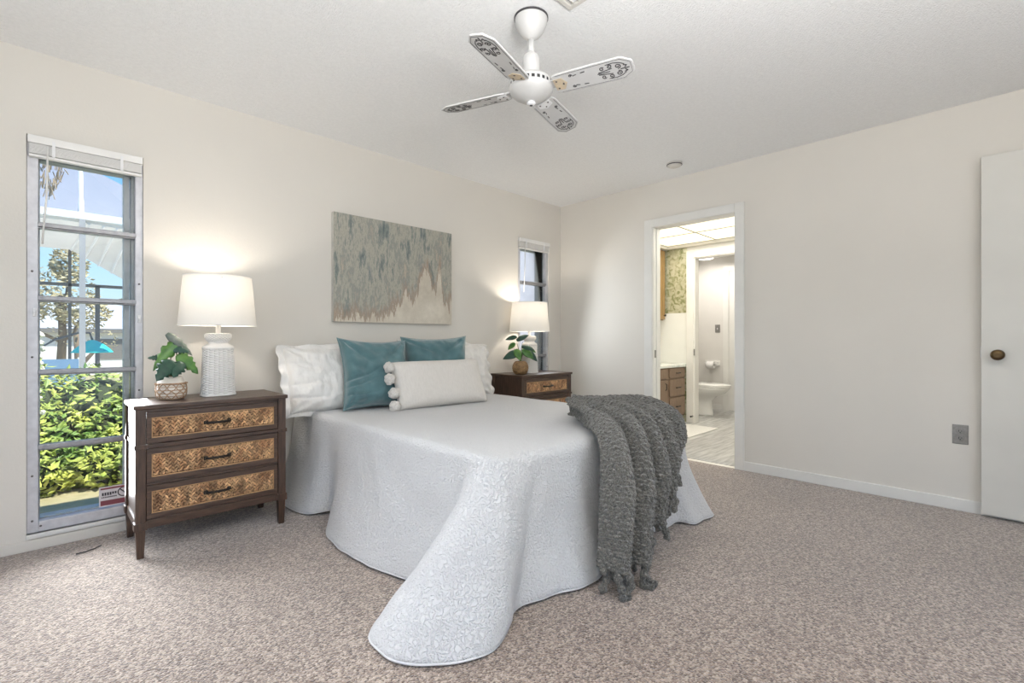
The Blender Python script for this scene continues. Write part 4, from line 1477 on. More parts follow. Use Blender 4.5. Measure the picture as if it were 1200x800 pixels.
# ================================================================== pillows
def pillow_surface(mb, w, h, t, n=40, pinch=0.07, seed=0.0, wr=0.010, wscale=7, power=0.42, sag=0.0, creases=()):
    def side(sgn):
        def fn(a, b):
            u, v = 2 * a - 1, 2 * b - 1
            x = w / 2 * u * (1 - pinch * (1 - v * v) * abs(u) ** 3)
            z = h / 2 * v * (1 - pinch * (1 - u * u) * abs(v) ** 3)
            th = max(0.0, (1 - u ** 4) * (1 - v ** 4)) ** power
            th *= (1 + sag * (-v))
            y = sgn * t / 2 * th
            k = min(1.0, th * 1.5)
            n1 = noise.noise((x * wscale + seed, z * wscale * 0.8, sgn * 3 + seed)) * wr * k
            # creases fanning out of the corners
            cr = math.sin(14 * math.atan2(abs(v) - 1.15, abs(u) - 1.15)) * wr * 0.35 * k * (abs(u) * abs(v))
            n2 = noise.noise((x * wscale * 3 + seed, z * wscale * 3, seed)) * wr * 0.35 * k
            dent = 0.0
            if sgn < 0:
                for x0, z0, x1, z1, dep, wid in creases:
                    ex, ez = x1 - x0, z1 - z0
                    q = max(0.0, min(1.0, ((x - x0) * ex + (z - z0) * ez) / (ex * ex + ez * ez)))
                    dd = math.hypot(x - x0 - q * ex, z - z0 - q * ez + 0.012 * math.sin(PI * q))
                    dent += dep * (1 - q) ** 0.7 * math.exp(-(dd / wid) ** 2) * k
            return (x, y + sgn * (n1 + n2 + cr - dent), z)
        return fn
    mb.grid(side(-1), n, n)
    mb.grid(side(1), n, n)

def pillow_rim(w, h, pinch, n=30):
    pts = []
    for u, v in [(-1 + 2 * k / n, -1) for k in range(n)] + [(1, -1 + 2 * k / n) for k in range(n)] + [(1 - 2 * k / n, 1) for k in range(n)] + [(-1, 1 - 2 * k / n) for k in range(n + 1)]:
        pts.append(V((w / 2 * u * (1 - pinch * (1 - v * v) * abs(u) ** 3), 0, h / 2 * v * (1 - pinch * (1 - u * u) * abs(v) ** 3))))
    return pts

def place(o, loc, lean, yaw=0.0, roll=0.0):
    o.location = loc
    o.rotation_euler = (Matrix.Rotation(yaw, 3, 'Z') @ Matrix.Rotation(lean, 3, 'X') @ Matrix.Rotation(roll, 3, 'Y')).to_euler()

def sham(label, loc, lean, yaw, roll, seed, w=0.68):
    r = thing('pillow_sham', label, 'pillow', loc, 0, 'white shams against the wall')
    place(r, loc, lean, yaw, roll)
    mb = MB()
    pillow_surface(mb, w, 0.42, 0.17, 100, 0.04, seed, 0.026, 8, 0.36, 0.0,
                   [(-w * 0.47, -0.04, -w * 0.2, -0.02, 0.014, 0.010), (-w * 0.47, -0.12, -w * 0.15, -0.13, 0.014, 0.010), (-w * 0.46, 0.10, -w * 0.25, 0.06, 0.012, 0.011), (w * 0.3, 0.19, w * 0.2, 0.02, 0.008, 0.01), (w * 0.15, 0.19, w * 0.1, -0.02, 0.008, 0.01), (w * 0.0, 0.19, w * 0.03, 0.05, 0.007, 0.01), (w * 0.25, -0.19, w * 0.2, -0.05, 0.008, 0.01)])
    mb.build('pillow_body', M['sham'], r, smooth=True, weld=True)
    # loose ruffled flange round the edge
    rim = pillow_rim(w - 0.015, 0.405, 0.04, 40)
    mb = MB()
    n = len(rim) - 1
    def fl(a, b):
        k = a * n
        i = min(int(k), n - 1)
        p = rim[i].lerp(rim[i + 1], k - i)
        d = p.normalized()
        wd = 0.050 * b
        rip = 0.016 * b * math.sin(a * 2 * PI * 17 + seed) + 0.012 * b * noise.noise((a * 30, seed, 0))
        q = p + d * wd
        return (q.x, rip, q.z)
    mb.grid(fl, 320, 5)
    mb.build('ruffled_flange', M['sham'], r, smooth=True, solid=0.004, weld=True)
    return r
sham('white crinkled sham with ruffled edge at the window side of the bed', (-2.535, -0.215, 0.765), math.radians(-20), math.radians(2), math.radians(1), 1.3)
sham('white crinkled sham half hidden behind the teal and cream cushions', (-1.615, -0.185, 0.785), math.radians(-17), math.radians(-2), math.radians(3), 6.1, 0.80)

def teal_cushion(label, loc, lean, yaw, roll, seed, w, h, creases=()):
    r = thing('throw_cushion', label, 'cushion', loc, 0, 'teal velvet cushions')
    place(r, loc, lean, yaw, roll)
    mb = MB()
    pillow_surface(mb, w, h, 0.16, 110, 0.11, seed, 0.024, 7, 0.48, 0.15, creases)
    mb.build('cushion_body', M['teal'], r, smooth=True, weld=True)
    rim = pillow_rim(w + 0.006, h + 0.006, 0.11, 36)
    mb = MB()
    for a, b in zip(rim, rim[1:]):
        for q in range(2):
            c = a.lerp(b, q / 2)
            d = c.normalized() * 0.006
            mb.tube([c - d + V((0, -0.005, 0)), c + d * 0.6, c - d + V((0, 0.005, 0))], 0.0022, 4)
    mb.build('whip_stitch', M['stitch'], r, smooth=True)
    return r
teal_cushion('large square teal velvet cushion leaning beside the left white sham', (-2.355, -0.385, 0.800), math.radians(-20), math.radians(-6), math.radians(2), 2.2, 0.47, 0.475,
             [(-0.21, -0.06, 0.02, 0.03, 0.018, 0.010), (-0.21, -0.10, -0.02, -0.04, 0.016, 0.010), (-0.20, -0.15, 0.0, -0.13, 0.014, 0.010), (-0.19, 0.20, -0.04, 0.06, 0.014, 0.011), (0.19, 0.20, 0.05, 0.08, 0.010, 0.012), (-0.19, -0.20, -0.05, -0.17, 0.012, 0.009)])
teal_cushion('teal velvet cushion behind the cream lumbar pillow', (-1.86, -0.375, 0.815), math.radians(-16), math.radians(-20), math.radians(-1), 8.8, 0.49, 0.475,
             [(-0.20, 0.20, 0.0, 0.10, 0.014, 0.012), (0.20, 0.20, 0.02, 0.09, 0.014, 0.012), (0.05, 0.20, 0.10, 0.06, 0.008, 0.012)])

lp = thing('lumbar_pillow', 'long cream lumbar pillow with chunky yarn pompoms in front of the cushions', 'cushion', (-1.985, -0.60, 0.727))
place(lp, (-1.985, -0.595, 0.727), math.radians(-24), math.radians(-5), math.radians(-0.5))
mb = MB()
pillow_surface(mb, 0.70, 0.33, 0.15, 48, 0.045, 4.4, 0.007, 6, 0.42)
mb.build('pillow_body', M['lumbar'], lp, smooth=True, weld=True)
for sx in (-1, 1):
    for k, z in enumerate((0.125, 0.045, -0.05, -0.135)):
        random.seed(100 + k + 10 * sx)
        mb = MB()
        c = V((sx * (0.365 + (0.008 if k % 2 else -0.004)), -0.015, z)) if sx < 0 else V((0.335, 0.045, z - 0.01))
        mb.ball(c, 0.034, 16, 12, jitter=0.09)
        for q in range(26):
            d = V((random.uniform(-1, 1), random.uniform(-1, 1), random.uniform(-1, 1))).normalized()
            mb.ball(c + d * 0.027, 0.012, 6, 5, jitter=0.1)
        mb.tube([V((sx * 0.335, 0, z)), c], 0.005, 6)
        mb.build('pom_pom', M['pom'], lp, smooth=True)

# ================================================================== knitted throw
LINES = [
    [(-1.95, -1.74, .600), (-2.07, -1.90, .602), (-2.195, -2.06, .575), (-2.245, -2.115, .42), (-2.275, -2.145, .24), (-2.29, -2.16, .12)],
    [(-1.93, -1.68, .630), (-2.02, -1.88, .650), (-2.135, -2.10, .605), (-2.185, -2.175, .42), (-2.225, -2.20, .24), (-2.235, -2.21, .10)],
    [(-1.88, -1.64, .605), (-1.96, -1.86, .610), (-2.055, -2.06, .575), (-2.105, -2.105, .42), (-2.145, -2.135, .24), (-2.155, -2.155, .10)],
    [(-1.85, -1.60, .645), (-1.90, -1.84, .662), (-1.995, -2.105, .615), (-2.040, -2.185, .42), (-2.085, -2.21, .24), (-2.095, -2.22, .10)],
    [(-1.78, -1.58, .610), (-1.84, -1.82, .612), (-1.915, -2.06, .580), (-1.955, -2.095, .43), (-1.995, -2.125, .26), (-2.01, -2.14, .14)],
    [(-1.72, -1.55, .650), (-1.76, -1.82, .668), (-1.850, -2.095, .620), (-1.885, -2.175, .45), (-1.905, -2.185, .32), (-1.915, -2.185, .23)],
    [(-1.65, -1.55, .610), (-1.69, -1.82, .615), (-1.770, -2.06, .580), (-1.800, -2.095, .46), (-1.815, -2.105, .37), (-1.825, -2.105, .29)],
    [(-1.58, -1.56, .645), (-1.61, -1.83, .662), (-1.700, -2.090, .620), (-1.735, -2.160, .48), (-1.745, -2.165, .39), (-1.75, -2.165, .31)],
    [(-1.50, -1.58, .606), (-1.54, -1.85, .612), (-1.620, -2.06, .580), (-1.650, -2.085, .50), (-1.660, -2.095, .43), (-1.665, -2.095, .38)],
    [(-1.42, -1.62, .645), (-1.42, -1.86, .660), (-1.480, -2.060, .612), (-1.550, -2.115, .54), (-1.585, -2.120, .47), (-1.60, -2.120, .43)],
    [(-1.32, -1.72, .600), (-1.33, -1.88, .622), (-1.400, -2.040, .590), (-1.460, -2.085, .54), (-1.500, -2.090, .50), (-1.525, -2.090, .47)],
]
LV = [[V(p) for p in ln] for ln in LINES]
for k in (2, 4, 6, 8):
    for q in range(2, 6):
        LV[k][q] += V((0, 0.016, -0.01 * (q == 2)))
for k in (1, 3, 5, 7, 9):
    for q in range(6):
        LV[k][q] += V((0, -0.050, 0)) if q > 2 else V((0, -0.012 * (q == 2), 0.024))
for k in range(11):
    for q in range(6):
        LV[k][q] += V((-0.02 * max(0, q - 2) if k < 5 else -0.016 * (k - 4) * (0.6 + 0.4 * q / 5) - 0.03 * max(0, q - 2) / 3, 0, 0))

def throw_pt(a, b):
    pts = [catmull(ln, b) for ln in LV]
    p = catmull(pts, a)
    return p
NA, NB = 190, 210
grid_p = [[throw_pt(i / NA, j / NB) for j in range(NB + 1)] for i in range(NA + 1)]
def throw_disp(u, v):
    i, j = round(u * NA), round(v * NB)
    p = grid_p[i][j]
    du = grid_p[min(i + 1, NA)][j] - grid_p[max(i - 1, 0)][j]
    dv = grid_p[i][min(j + 1, NB)] - grid_p[i][max(j - 1, 0)]
    n = du.cross(dv)
    if n.length > 1e-9:
        n.normalize()
    if n.z < 0 and abs(n.z) > 0.3:
        n.negate()
    if abs(n.z) <= 0.3 and n.y > 0:
        n.negate()
    # rows of knit stitches
    row = j / 4.2
    st = i / 4.0 + (0.5 if int(row) % 2 else 0)
    k = abs(math.sin(PI * row)) ** 0.8 * (0.45 + 0.55 * abs(math.sin(PI * st)))
    bump_ = 0.022 * math.sin(PI * 5.5 * i / NA) ** 2 * max(0.0, 1 - j / 26)
    return p + V((0, 0, bump_)) + n * (0.008 + 0.008 * k + 0.003 * noise.noise(p * 45))
m = MB()
m.grid(throw_disp, NA, NB)
th = m.build('throw_blanket', M['knit'], None, smooth=True, solid=0.012)
tag(th, 'chunky grey knitted throw with tassels draped over the foot of the bed', 'blanket')
random.seed(21)
for k in range(23):
    a = 0.015 + 0.97 * k / 22
    p = throw_pt(a, 1.0) + V((0, -0.012, 0.01))
    L = 0.12 + random.uniform(-0.015, 0.02)
    if k < 11:
        L = min(L, p.z - 0.004 + 0.05)
    f = MB()
    ph = random.uniform(0, 6)
    pts, rs = [], []
    for i in range(15):
        t = i / 14
        z = p.z - L * t
        fwd = 0.0
        if z < 0.014:
            fwd = 0.014 - z
            z = 0.014
        pts.append(V((p.x + 0.008 * math.sin(ph + t * 7), p.y - 0.006 * math.cos(ph + t * 5) - fwd, z)))
        rs.append((0.0150 + 0.004 * math.sin(t * 19 + ph)) * (1.0 if t < 0.8 else 1.25 - 0.5 * (t - 0.8) / 0.2))
    f.tube(pts, rs, 9)
    f.build('tassel', M['knit'], th, smooth=True)

# ================================================================== bathroom beyond the doorway
XB, XT = 1.80, 3.15
m = MB().box(0.12, XT + 0.1, -2.3, 0.25, -0.12, 0.0).box(0.06, 0.12, -1.80, -1.08, -0.1, 0.003)
struct(m.build('floor_bathroom', M['planks']), 'grey vinyl plank floor of the bathroom')
m = MB().box(0.12, XT + 0.1, -2.3, 0.25, 2.225, 2.32)
struct(m.build('ceiling_bathroom', M['bath_wall']))
m = MB().box(0.12, XB, 0.08, 0.18, 0.0, 2.225)
struct(m.build('wall_bathroom_left', M['bath_wall']))
m = MB().box(0.12, XT + 0.1, -2.3, -2.2, 0.0, 2.225)
struct(m.build('wall_bathroom_right', M['bath_wall']))
wall_with_holes('wall_bathroom_back', 1, -2.2, 0.25, XB, XB + 0.1, 0.0, 2.225, [(-1.42, -0.62, 0.0, 2.03)], M['bath_wall'])
m = MB().box(XB - 0.003, XB, -0.53, 0.08, 1.36, 2.18).box(XB - 0.003, XB, -0.535, -0.3, 0.0, 0.70)
struct(m.build('trim_2', M['wallpaper']), 'green floral foil wallpaper on the bathroom wall')
m = MB()
m.box(XB - 0.018, XB, -0.62, -0.528, 0.0, 2.12).box(XB - 0.018, XB, -1.51, -1.42, 0.0, 2.12).box(XB - 0.018, XB, -1.42, -0.62, 2.03, 2.12)
m.box(XB - 0.004, XB + 0.104, -0.632, -0.615, 0.0, 2.035).box(XB - 0.004, XB + 0.104, -1.425, -1.408, 0.0, 2.035).box(XB - 0.004, XB + 0.104, -1.41, -0.63, 2.02, 2.035)
struct(m.build('trim_3', M['trim'], bevel=0.003), 'white casing of the inner doorway to the toilet')
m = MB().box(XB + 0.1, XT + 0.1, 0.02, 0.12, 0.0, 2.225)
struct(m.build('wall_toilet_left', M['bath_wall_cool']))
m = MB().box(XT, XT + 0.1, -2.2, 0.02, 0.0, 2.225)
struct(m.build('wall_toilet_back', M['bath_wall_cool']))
m = MB().box(XT - 0.012, XT, -0.42, 0.02, 0.0, 0.08)
struct(m.build('baseboard_toilet', M['trim']))
d2 = bpy.data.objects.new('door_2', None)
COL.objects.link(d2)
d2.location = (XT, -0.43, 0)
struct(d2, 'white closed door on the far wall of the toilet room')
f = MB().box(-0.02, 0.0, -0.08, 0.0, 0.0, 2.09).box(-0.02, 0.0, -0.96, -0.88, 0.0, 2.09).box(-0.02, 0.0, -0.88, -0.08, 2.01, 2.09)
struct(f.build('door_casing', M['trim'], d2, bevel=0.003))
f = MB().box(-0.008, 0.0, -0.88, -0.08, 0.01, 2.01)
struct(f.build('door_leaf', M['trim'], d2))

# luminous ceiling: flat grid of square light panels in a white frame
PX = [0.14, 0.66, 1.19, 1.72]
PY = [-2.12, -1.52, -0.92, -0.31]
for i in range(3):
    for j in range(3):
        lpn = thing('ceiling_light_panel', 'cream backlit ceiling panel in the bathroom grid, %s row from the doorway, %s' % (('nearest', 'middle', 'farthest')[i], ('right side', 'centre', 'left side')[j]), 'light panel',
                    ((PX[i] + PX[i + 1]) / 2, (PY[j] + PY[j + 1]) / 2, 2.2), 0, 'bathroom ceiling light panels')
        hx, hy = (PX[i + 1] - PX[i]) / 2, (PY[j + 1] - PY[j]) / 2
        MB().box(-hx + 0.008, hx - 0.008, -hy + 0.008, hy - 0.008, 0.002, 0.008).build('diffuser', M['panel'], lpn)
        f = MB().box(-hx, hx, -hy, -hy + 0.009, -0.003, 0.012).box(-hx, hx, hy - 0.009, hy, -0.003, 0.012).box(-hx, -hx + 0.009, -hy, hy, -0.003, 0.012).box(hx - 0.009, hx, -hy, hy, -0.003, 0.012)
        f.build('panel_frame', M['panel_frame'], lpn)
m = MB().box(PX[-1], XB, -2.2, 0.08, 2.165, 2.225).box(0.12, PX[-1], PY[-1], 0.08, 2.165, 2.225)
struct(m.build('trim_4', M['trim']), 'white soffit round the bathroom light panels')

# upper cabinet
uc = thing('wall_cabinet', 'brown wooden wall cabinet high on the left of the bathroom', 'cabinet', (1.32, 0.08, 1.272))
MB().box(-0.44, 0.44, -0.315, 0.0, 0.0, 0.893).build('cabinet_box', M['oak'], uc, bevel=0.003)
for s in (-1, 1):
    f = MB().box(-0.215, 0.215, -0.018, 0.0, 0.012, 0.88).box(-0.215, -0.165, -0.024, -0.018, 0.012, 0.88).box(0.165, 0.215, -0.024, -0.018, 0.012, 0.88)
    f.box(-0.165, 0.165, -0.024, -0.018, 0.012, 0.06).box(-0.165, 0.165, -0.024, -0.018, 0.83, 0.88)
    d = f.build('cabinet_door', M['oak'], uc, (s * 0.22, -0.315, 0), bevel=0.002)
    kn = MB().lathe([(0.006, 0), (0.006, 0.012), (0.014, 0.018), (0.012, 0.026), (0.004, 0.028)], 14)
    kn.build('knob', M['handle'], d, (0.185 if s > 0 else 0.17, -0.024, 0.06), (PI / 2, 0, 0), smooth=True)

# vanity and its countertop
vn = thing('vanity_cabinet', 'taupe wooden bathroom vanity with drawers seen through the doorway', 'cabinet', (1.20, -0.50, 0.0))
MB().box(-0.60, 0.585, 0.0, 0.56, 0.09, 0.69).box(-0.60, 0.585, 0.06, 0.56, 0.0, 0.09).build('cabinet_box', M['oak_grey'], vn)
for z0, z1 in ((0.565, 0.68), (0.345, 0.545), (0.11, 0.325)):
    f = MB().box(-0.19, 0.19, -0.018, 0.0, z0, z1)
    d = f.build('drawer', M['oak_grey'], vn, (0.382, 0, 0), bevel=0.005)
    z = (z0 + z1) / 2
    MB().tube([(-0.045, -0.018, z), (-0.04, -0.036, z), (0.04, -0.036, z), (0.045, -0.018, z)], 0.006, 6).build('handle', M['handle'], d)
for x0 in (-0.58, -0.22):
    f = MB().box(x0, x0 + 0.345, -0.018, 0.0, 0.11, 0.545)
    d = f.build('cabinet_door', M['oak_grey'], vn, bevel=0.005)
    f = MB().box(x0, x0 + 0.345, -0.018, 0.0, 0.565, 0.68)
    f.build('false_drawer', M['oak_grey'], vn, bevel=0.005)
    MB().tube([(x0 + 0.3, -0.018, 0.43), (x0 + 0.3, -0.034, 0.44), (x0 + 0.3, -0.034, 0.5), (x0 + 0.3, -0.018, 0.51)], 0.005, 6).build('handle', M['handle'], d)
m = MB().box(0.58, 1.795, -0.525, 0.08, 0.69, 0.722).box(0.58, 1.795, 0.06, 0.08, 0.722, 0.80)
tag(m.build('countertop', M['marble'], bevel=0.004), 'pale marbled vanity countertop in the bathroom', 'countertop')

# toilet
tl = thing('toilet', 'white toilet seen side on through the inner doorway', 'toilet', (2.56, -0.30, 0.0))
def egg(t, w, y0, y1):
    a = 2 * PI * t
    x = w * math.cos(a)
    y = (y0 + y1) / 2 + (y1 - y0) / 2 * math.sin(a)
    return x * (1.0 if math.sin(a) > 0 else 1 - 0.12 * abs(math.sin(a)) ** 2), y
def rings(prof, seg=40):
    mb = MB()
    rows = []
    for w, y0, y1, z in prof:
        rows.append([mb.bm.verts.new((*egg(k / seg, w, y0, y1), z)) for k in range(seg)])
    for a, b in zip(rows, rows[1:]):
        for k in range(seg):
            mb.bm.faces.new((a[k], a[(k + 1) % seg], b[(k + 1) % seg], b[k]))
    mb.bm.faces.new(rows[0][::-1])
    mb.bm.faces.new(rows[-1])
    return mb
rings([(0.105, -0.24, 0.20, 0.0), (0.10, -0.235, 0.20, 0.02), (0.092, -0.22, 0.20, 0.10), (0.090, -0.215, 0.20, 0.20), (0.12, -0.28, 0.18, 0.26), (0.165, -0.39, 0.15, 0.31), (0.185, -0.44, 0.14, 0.36), (0.188, -0.45, 0.14, 0.385)]).build('bowl', M['porcelain'], tl, smooth=True)
rings([(0.185, -0.455, 0.11, 0.386), (0.192, -0.462, 0.115, 0.392), (0.190, -0.460, 0.115, 0.402)]).build('seat', M['porcelain'], tl, smooth=True)
rings([(0.190, -0.460, 0.11, 0.4025), (0.192, -0.462, 0.11, 0.415), (0.185, -0.45, 0.105, 0.428), (0.12, -0.3, 0.06, 0.434)]).build('lid', M['porcelain'], tl, smooth=True)
MB().box(-0.22, 0.22, 0.11, 0.30, 0.38, 0.74, bev=0.02).build('tank', M['porcelain'], tl, smooth=True)
MB().box(-0.23, 0.23, 0.10, 0.31, 0.74, 0.775, bev=0.01).build('tank_lid', M['porcelain'], tl)
MB().box(-0.225, -0.215, 0.095, 0.11, 0.66, 0.675).box(-0.22, -0.15, 0.09, 0.1, 0.66, 0.675).build('flush_lever', M['steel'], tl)

# paper holder and roll, switch, ceiling light, rug, doorstop, hinge
hp = thing('toilet_paper_holder', 'white toilet paper holder on the wall behind the toilet', 'paper holder', (XT, -0.275, 0.66))
f = MB().box(-0.018, 0.0, -0.11, 0.11, -0.02, 0.06)
f.build('back_plate', M['porcelain'], hp, bevel=0.005)
for s in (-1, 1):
    MB().box(-0.075, -0.015, s * 0.085 - 0.009, s * 0.085 + 0.009, 0.0, 0.035).build('arm', M['porcelain'], hp, bevel=0.004)
f = MB().lathe([(0.018, -0.052), (0.05, -0.052), (0.05, 0.052), (0.018, 0.052)], 28, cap=False)
tag(f.build('toilet_paper_roll', M['paper'], None, (XT - 0.075, -0.275, 0.655), (PI / 2, 0, 0), bevel=0.003), 'white toilet paper roll on the holder behind the toilet', 'paper roll')
sw = thing('light_switch', 'grey metal light switch plate on the toilet room wall', 'switch', (XT, -0.345, 1.186))
MB().box(-0.006, 0.0, -0.036, 0.036, -0.058, 0.058).build('switch_plate', M['steel'], sw, bevel=0.002)
MB().box(-0.014, -0.005, -0.005, 0.005, -0.012, 0.012).build('toggle', M['white_metal'], sw)
cl = thing('ceiling_light', 'round flush ceiling light in the toilet room', 'ceiling light', (2.93, -0.26, 2.225))
MB().lathe([(0.13, 0), (0.13, -0.015), (0.12, -0.02)], 32).build('light_rim', M['white_metal'], cl)
MB().lathe([(0.118, -0.018), (0.10, -0.035), (0.05, -0.045), (0.004, -0.047)], 32).build('light_diffuser', emis('lit_diffuser', (1, 1, 0.98), 1.4), cl, smooth=True)
rg = MB()
rg.box(0.86, 1.60, -1.0, -0.52, 0.0, 0.014)
rg.build('bath_rug', M['rug'], bevel=0.005)
tag(bpy.data.objects['bath_rug'], 'white bath rug on the grey plank floor in front of the vanity', 'rug')
ds = thing('door_stop', 'small dark door stop at the foot of the inner doorway casing', 'door stop', (XB - 0.018, -0.61, 0.085))
MB().lathe([(0.010, 0), (0.010, 0.004), (0.005, 0.006), (0.005, 0.04)], 12).build('spring_rod', M['steel'], ds, None, (0, -PI / 2, 0))
MB().lathe([(0.010, 0.04), (0.011, 0.052), (0.008, 0.056)], 12).build('rubber_tip', M['steel_black'], ds, None, (0, -PI / 2, 0))
m = MB().box(XB - 0.021, XB - 0.004, -0.634, -0.622, 0.83, 0.91)
struct(m.build('hinge_plate', M['steel'], bpy.data.objects['trim_3']))

# ================================================================== outdoors
m = MB().box(-40, 40, 0.15, 60, -0.20, -0.10)
struct(m.build('ground_lawn', M['grass']), 'grass outside the windows')

m = MB().box(-12, 8, 3.2, 11, -0.12, -0.06)  # slab added to bounce sun onto the underside of the cage roof
struct(m.build('floor_bounce_slab', mat('bounce_concrete', (0.62, 0.60, 0.56), 0.8, nscale=5)), 'added pale concrete slab beyond the hedge, bounces sunlight upward')

def leaf_cloud(name, label, cat, centers, n, size, m_, seed, core=None, group=None):
    random.seed(seed)
    mb = MB()
    for c, rad in centers:
        c = V(c)
        for k in range(n):
            d = V((random.gauss(0, 1), random.gauss(0, 1), random.gauss(0, 1))).normalized()
            rr = random.uniform(0.80, 1.06)
            p = c + V((d.x * rad[0], d.y * rad[1], d.z * rad[2])) * rr
            a = V((random.uniform(-1, 1), random.uniform(-1, 1), random.uniform(-0.6, 0.6))).normalized()
            b = a.cross(d + V((0, 0, 0.3)) + V((random.uniform(-.5, .5), random.uniform(-.5, .5), 0))).normalized()
            s = size * random.uniform(0.6, 1.3)
            nn = a.cross(b) * s * 0.12
            v = [mb.bm.verts.new(p - a * s), mb.bm.verts.new(p + b * s * 0.38 + nn), mb.bm.verts.new(p + a * s), mb.bm.verts.new(p - b * s * 0.38 + nn)]
            mb.bm.faces.new(v)
    root = thing(name, label, cat, (centers[0][0][0], centers[0][0][1], -0.10), 0, group)
    fo = mb.build('foliage', m_, root)
    fo.location = -V(root.location)
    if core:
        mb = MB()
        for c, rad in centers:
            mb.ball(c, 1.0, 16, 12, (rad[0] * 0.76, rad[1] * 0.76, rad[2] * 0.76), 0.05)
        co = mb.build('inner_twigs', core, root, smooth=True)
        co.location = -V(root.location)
    return root

random.seed(3)
hc = []
x = -6.2
while x < 0.2:
    hc.append(((x, 2.35 + random.uniform(-.1, .1), 0.30), (0.50, 0.55, 0.52 + random.uniform(-0.04, 0.05))))
    hc.append(((x + 0.05, 1.62 + random.uniform(-.05, .05), 0.06), (0.36, 0.26, 0.24)))
    hc.append(((x + 0.15, 1.95 + random.uniform(-.08, .08), 0.22), (0.34, 0.30, 0.30)))
    x += 0.52
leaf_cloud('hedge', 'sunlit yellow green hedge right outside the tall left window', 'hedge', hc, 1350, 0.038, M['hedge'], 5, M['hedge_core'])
random.seed(9)
fl = leaf_cloud('flowering_shrub', 'shrub with white blossoms at the left edge of the tall window view', 'shrub', [((-4.05, 1.25, 0.75), (0.10, 0.13, 0.34))], 500, 0.03, M['hedge'], 77, M['hedge_core'])
random.seed(9)
f = MB()
for k in range(46):
    a = random.uniform(0, 2 * PI)
    f.ball((0.11 * math.cos(a), 0.14 * math.sin(a), random.uniform(0.62, 1.17)), random.uniform(0.009, 0.018), 6, 5, jitter=0.2)
f.build('blossom', M['flower'], fl)
MB().tube([(0, 0, 0), (0.01, 0, 0.4), (0, 0, 0.85)], 0.012, 6).build('stem', M['stem'], fl)

hd = thing('hanging_dried_plant', 'dried brown plant clump hanging outside at the top left of the tall window', 'hanging plant', (-3.915, 0.95, 2.5))
random.seed(12)
f = MB()
for k in range(150):
    a = random.uniform(0, 2 * PI)
    z = -random.uniform(0.12, 0.52)
    rr = 0.075 * math.sin(PI * min(1, (-z - 0.05) / 0.52)) * random.uniform(0.5, 1.1)
    p = V((rr * math.cos(a), rr * math.sin(a), z))
    f.tube([p, p + V((random.uniform(-.02, .02), random.uniform(-.02, .02), -random.uniform(.03, .07)))], 0.003, 4)
f.build('dried_fronds', M['dry'], hd)
MB().tube([(0, 0, 0), (0, 0, -0.15)], 0.003, 5).build('hanging_cord', M['jute'], hd)
MB().tube([(0, -0.80, -0.05), (0, -0.4, 0.03), (0, 0.0, 0.0)], 0.008, 6).build('wall_hook', M['fascia'], hd, smooth=True)

# screened pool cage
cg = thing('pool_cage', 'screened pool enclosure with a beige pan roof seen through the tall window', 'pool cage', (-3.4, 6.0, -0.1))
def cpart(name, mb, m_, **k):
    o = mb.build(name, m_, cg, **k)
    o.location = -V(cg.location)
    return o
f = MB()
f.bm.faces.new([f.bm.verts.new(p) for p in ((-5.2, 5.0, 2.62), (-2.9, 5.0, 2.60), (-2.5, 8.2, 3.75), (-3.45, 8.2, 4.15), (-5.2, 8.2, 4.28))])
cpart('roof_screen', f, M['screen'])
f = MB().box(-5.2, -2.6, 4.97, 5.03, 2.57, 2.66)
cpart('eave_beam', f, M['cage_white'])
f = MB().tube([(-3.58, 5.0, 2.63), (-3.45, 8.2, 4.16)], 0.03, 6)
cpart('roof_rafter', f, M['cage_white'])
f = MB()
bot = [(-5.4, 7.4, 2.53), (-3.60, 7.4, 2.52), (-2.75, 7.4, 1.98)]
top_ = [(-5.4, 5.03, 2.56), (-3.50, 5.03, 2.56), (-2.80, 5.03, 2.52)]
vb = [f.bm.verts.new(p) for p in bot]
vt_ = [f.bm.verts.new(p) for p in top_]
for k in range(2):
    f.bm.faces.new((vb[k], vb[k + 1], vt_[k + 1], vt_[k]))
cpart('pan_roof', f, M['pan_roof'], solid=0.05)
f = MB()
for k in range(6):
    t = k / 5
    a = V(bot[1]).lerp(V(bot[2]), t)
    b = V(top_[1]).lerp(V(top_[2]), t)
    f.tube([a + V((0, 0, -0.03)), b + V((0, 0, -0.03))], 0.018, 4)
cpart('roof_rib', f, M['cage_white'])
MBp = MB().box(-3.60, -3.54, 4.97, 5.03, -0.1, 2.57)
cpart('front_post', MBp, M['cage_grey'])
f = MB().box(-3.635, -3.595, 7.38, 7.42, -0.1, 2.5)
cpart('post', f, M['cage_dark'])
f = MB().box(-3.30, -3.24, 7.38, 7.42, -0.1, 1.93)
cpart('post', f, M['cage_dark'])
f = MB().box(-5.4, -2.6, 7.38, 7.42, 1.90, 1.95)
cpart('chair_rail', f, M['cage_dark'])

um = thing('patio_umbrella', 'turquoise patio umbrella beyond the hedge outside the tall window', 'umbrella', (-3.42, 5.9, -0.15))
f = MB()
def canopy(u, v):
    a = 2 * PI * u
    rr = 0.235 * v * (1 - 0.05 * (1 - abs(math.cos(4 * a))))
    return (rr * math.cos(a), rr * math.sin(a), 1.17 - 0.18 * v ** 1.6)
f.grid(canopy, 48, 10, closed_u=True)
f.build('umbrella_canopy', M['umbrella'], um, smooth=True, solid=0.006)
f = MB().tube([(-0.55, 0.1, 0.0), (-0.55, 0.1, 1.05), (-0.40, 0.08, 1.17), (-0.15, 0.03, 1.27), (-0.03, 0, 1.27), (0, 0, 1.17)], 0.014, 8)
f.build('umbrella_arm', M['cage_dark'], um, smooth=True)

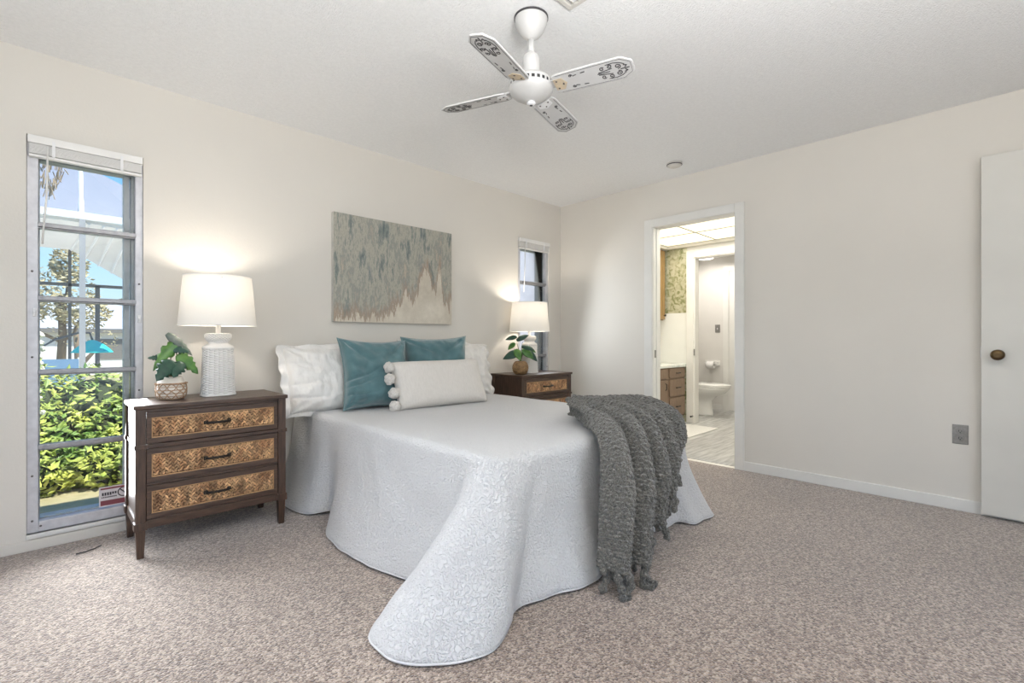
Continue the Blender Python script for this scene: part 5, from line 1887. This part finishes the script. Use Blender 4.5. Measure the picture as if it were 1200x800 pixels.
pc = thing('patio_chair', 'blue sling patio chair beyond the hedge outside the tall window', 'chair', (-3.78, 5.6, -0.22))
f = MB().box(-0.2, 0.2, -0.02, 0.02, 0.45, 0.98)
f.build('backrest', M['blue_chair'], pc)
f = MB().box(-0.2, 0.2, -0.45, 0.0, 0.42, 0.45)
f.build('seat', M['blue_chair'], pc)
for sx in (-1, 1):
    for y in (-0.43, 0.0):
        MB().box(sx * 0.2 - 0.012, sx * 0.2 + 0.012, y - 0.012, y + 0.012, 0, 1.0 if y == 0 else 0.43).build('leg', M['cage_white'], pc)

hs = thing('neighbour_house', 'white house with a pale metal roof far beyond the hedge', 'house', (-1.5, 17, -0.1))
MB().box(-3.4, 6, 0, 6, 0, 1.5).build('wall', M['house'], hs)
f = MB()
v = [f.bm.verts.new(p) for p in ((-3.9, -0.12, 1.45), (6.5, -0.12, 1.45), (6.5, 3, 2.55), (-2.4, 3, 2.55))]
f.bm.faces.new(v)
f.build('roof', M['roof'], hs, solid=0.06)
MB().box(-3.9, 6.5, -0.17, -0.12, 1.34, 1.47).build('fascia', M['fascia'], hs)
MB().box(-1.2, -0.2, -0.02, 0.0, 0.5, 1.15).build('window', M['fascia'], hs)

def tree(label, loc, crowns, n, size, seed):
    r = leaf_cloud('tree', label, 'tree', crowns, n, size, M['tree'], seed)
    f = MB().tube([(0, 0, 0), (0.05, 0, crowns[0][0][2] * 0.6), (0, 0, crowns[0][0][2] + 0.1)], [0.10, 0.08, 0.05], 8)
    for c, rad in crowns[1:]:
        d = V(c) - V(r.location)
        f.tube([(0.03, 0, crowns[0][0][2] * 0.5), d * 0.6 + V((0, 0, .2)), d], [0.05, 0.035, 0.02], 6)
    f.build('trunk', M['bark'], r, smooth=True)
    return r
tree('tan green feathery tree at the left of the tall window view', None, [((-3.62, 13, 2.15), (0.75, 0.7, 0.65)), ((-3.45, 13, 2.9), (0.35, 0.4, 0.45)), ((-4.5, 13, 1.9), (0.7, 0.6, 0.7)), ((-3.2, 13, 1.7), (0.55, 0.5, 0.4))], 700, 0.07, 31)
tree('small tree standing right behind the neighbour house roof', None, [((-1.1, 26, 2.65), (0.40, 0.4, 0.32)), ((-1.35, 26, 2.35), (0.55, 0.4, 0.25))], 420, 0.08, 44)
tree('thin bare tree in front of the neighbour house', None, [((-3.45, 9.5, 1.15), (0.42, 0.35, 0.28)), ((-3.05, 9.5, 1.0), (0.25, 0.25, 0.22))], 60, 0.04, 47)

# beyond the second window: grey stucco garden wall with a white pier
m = MB().box(0.7, 8.0, 3.6, 3.8, -0.1, 3.4)
struct(m.build('wall_garden', M['stucco']))
m = MB().box(1.9, 2.25, 3.3, 3.6, -0.1, 3.4)
struct(m.build('pillar_garden', M['cage_white']))
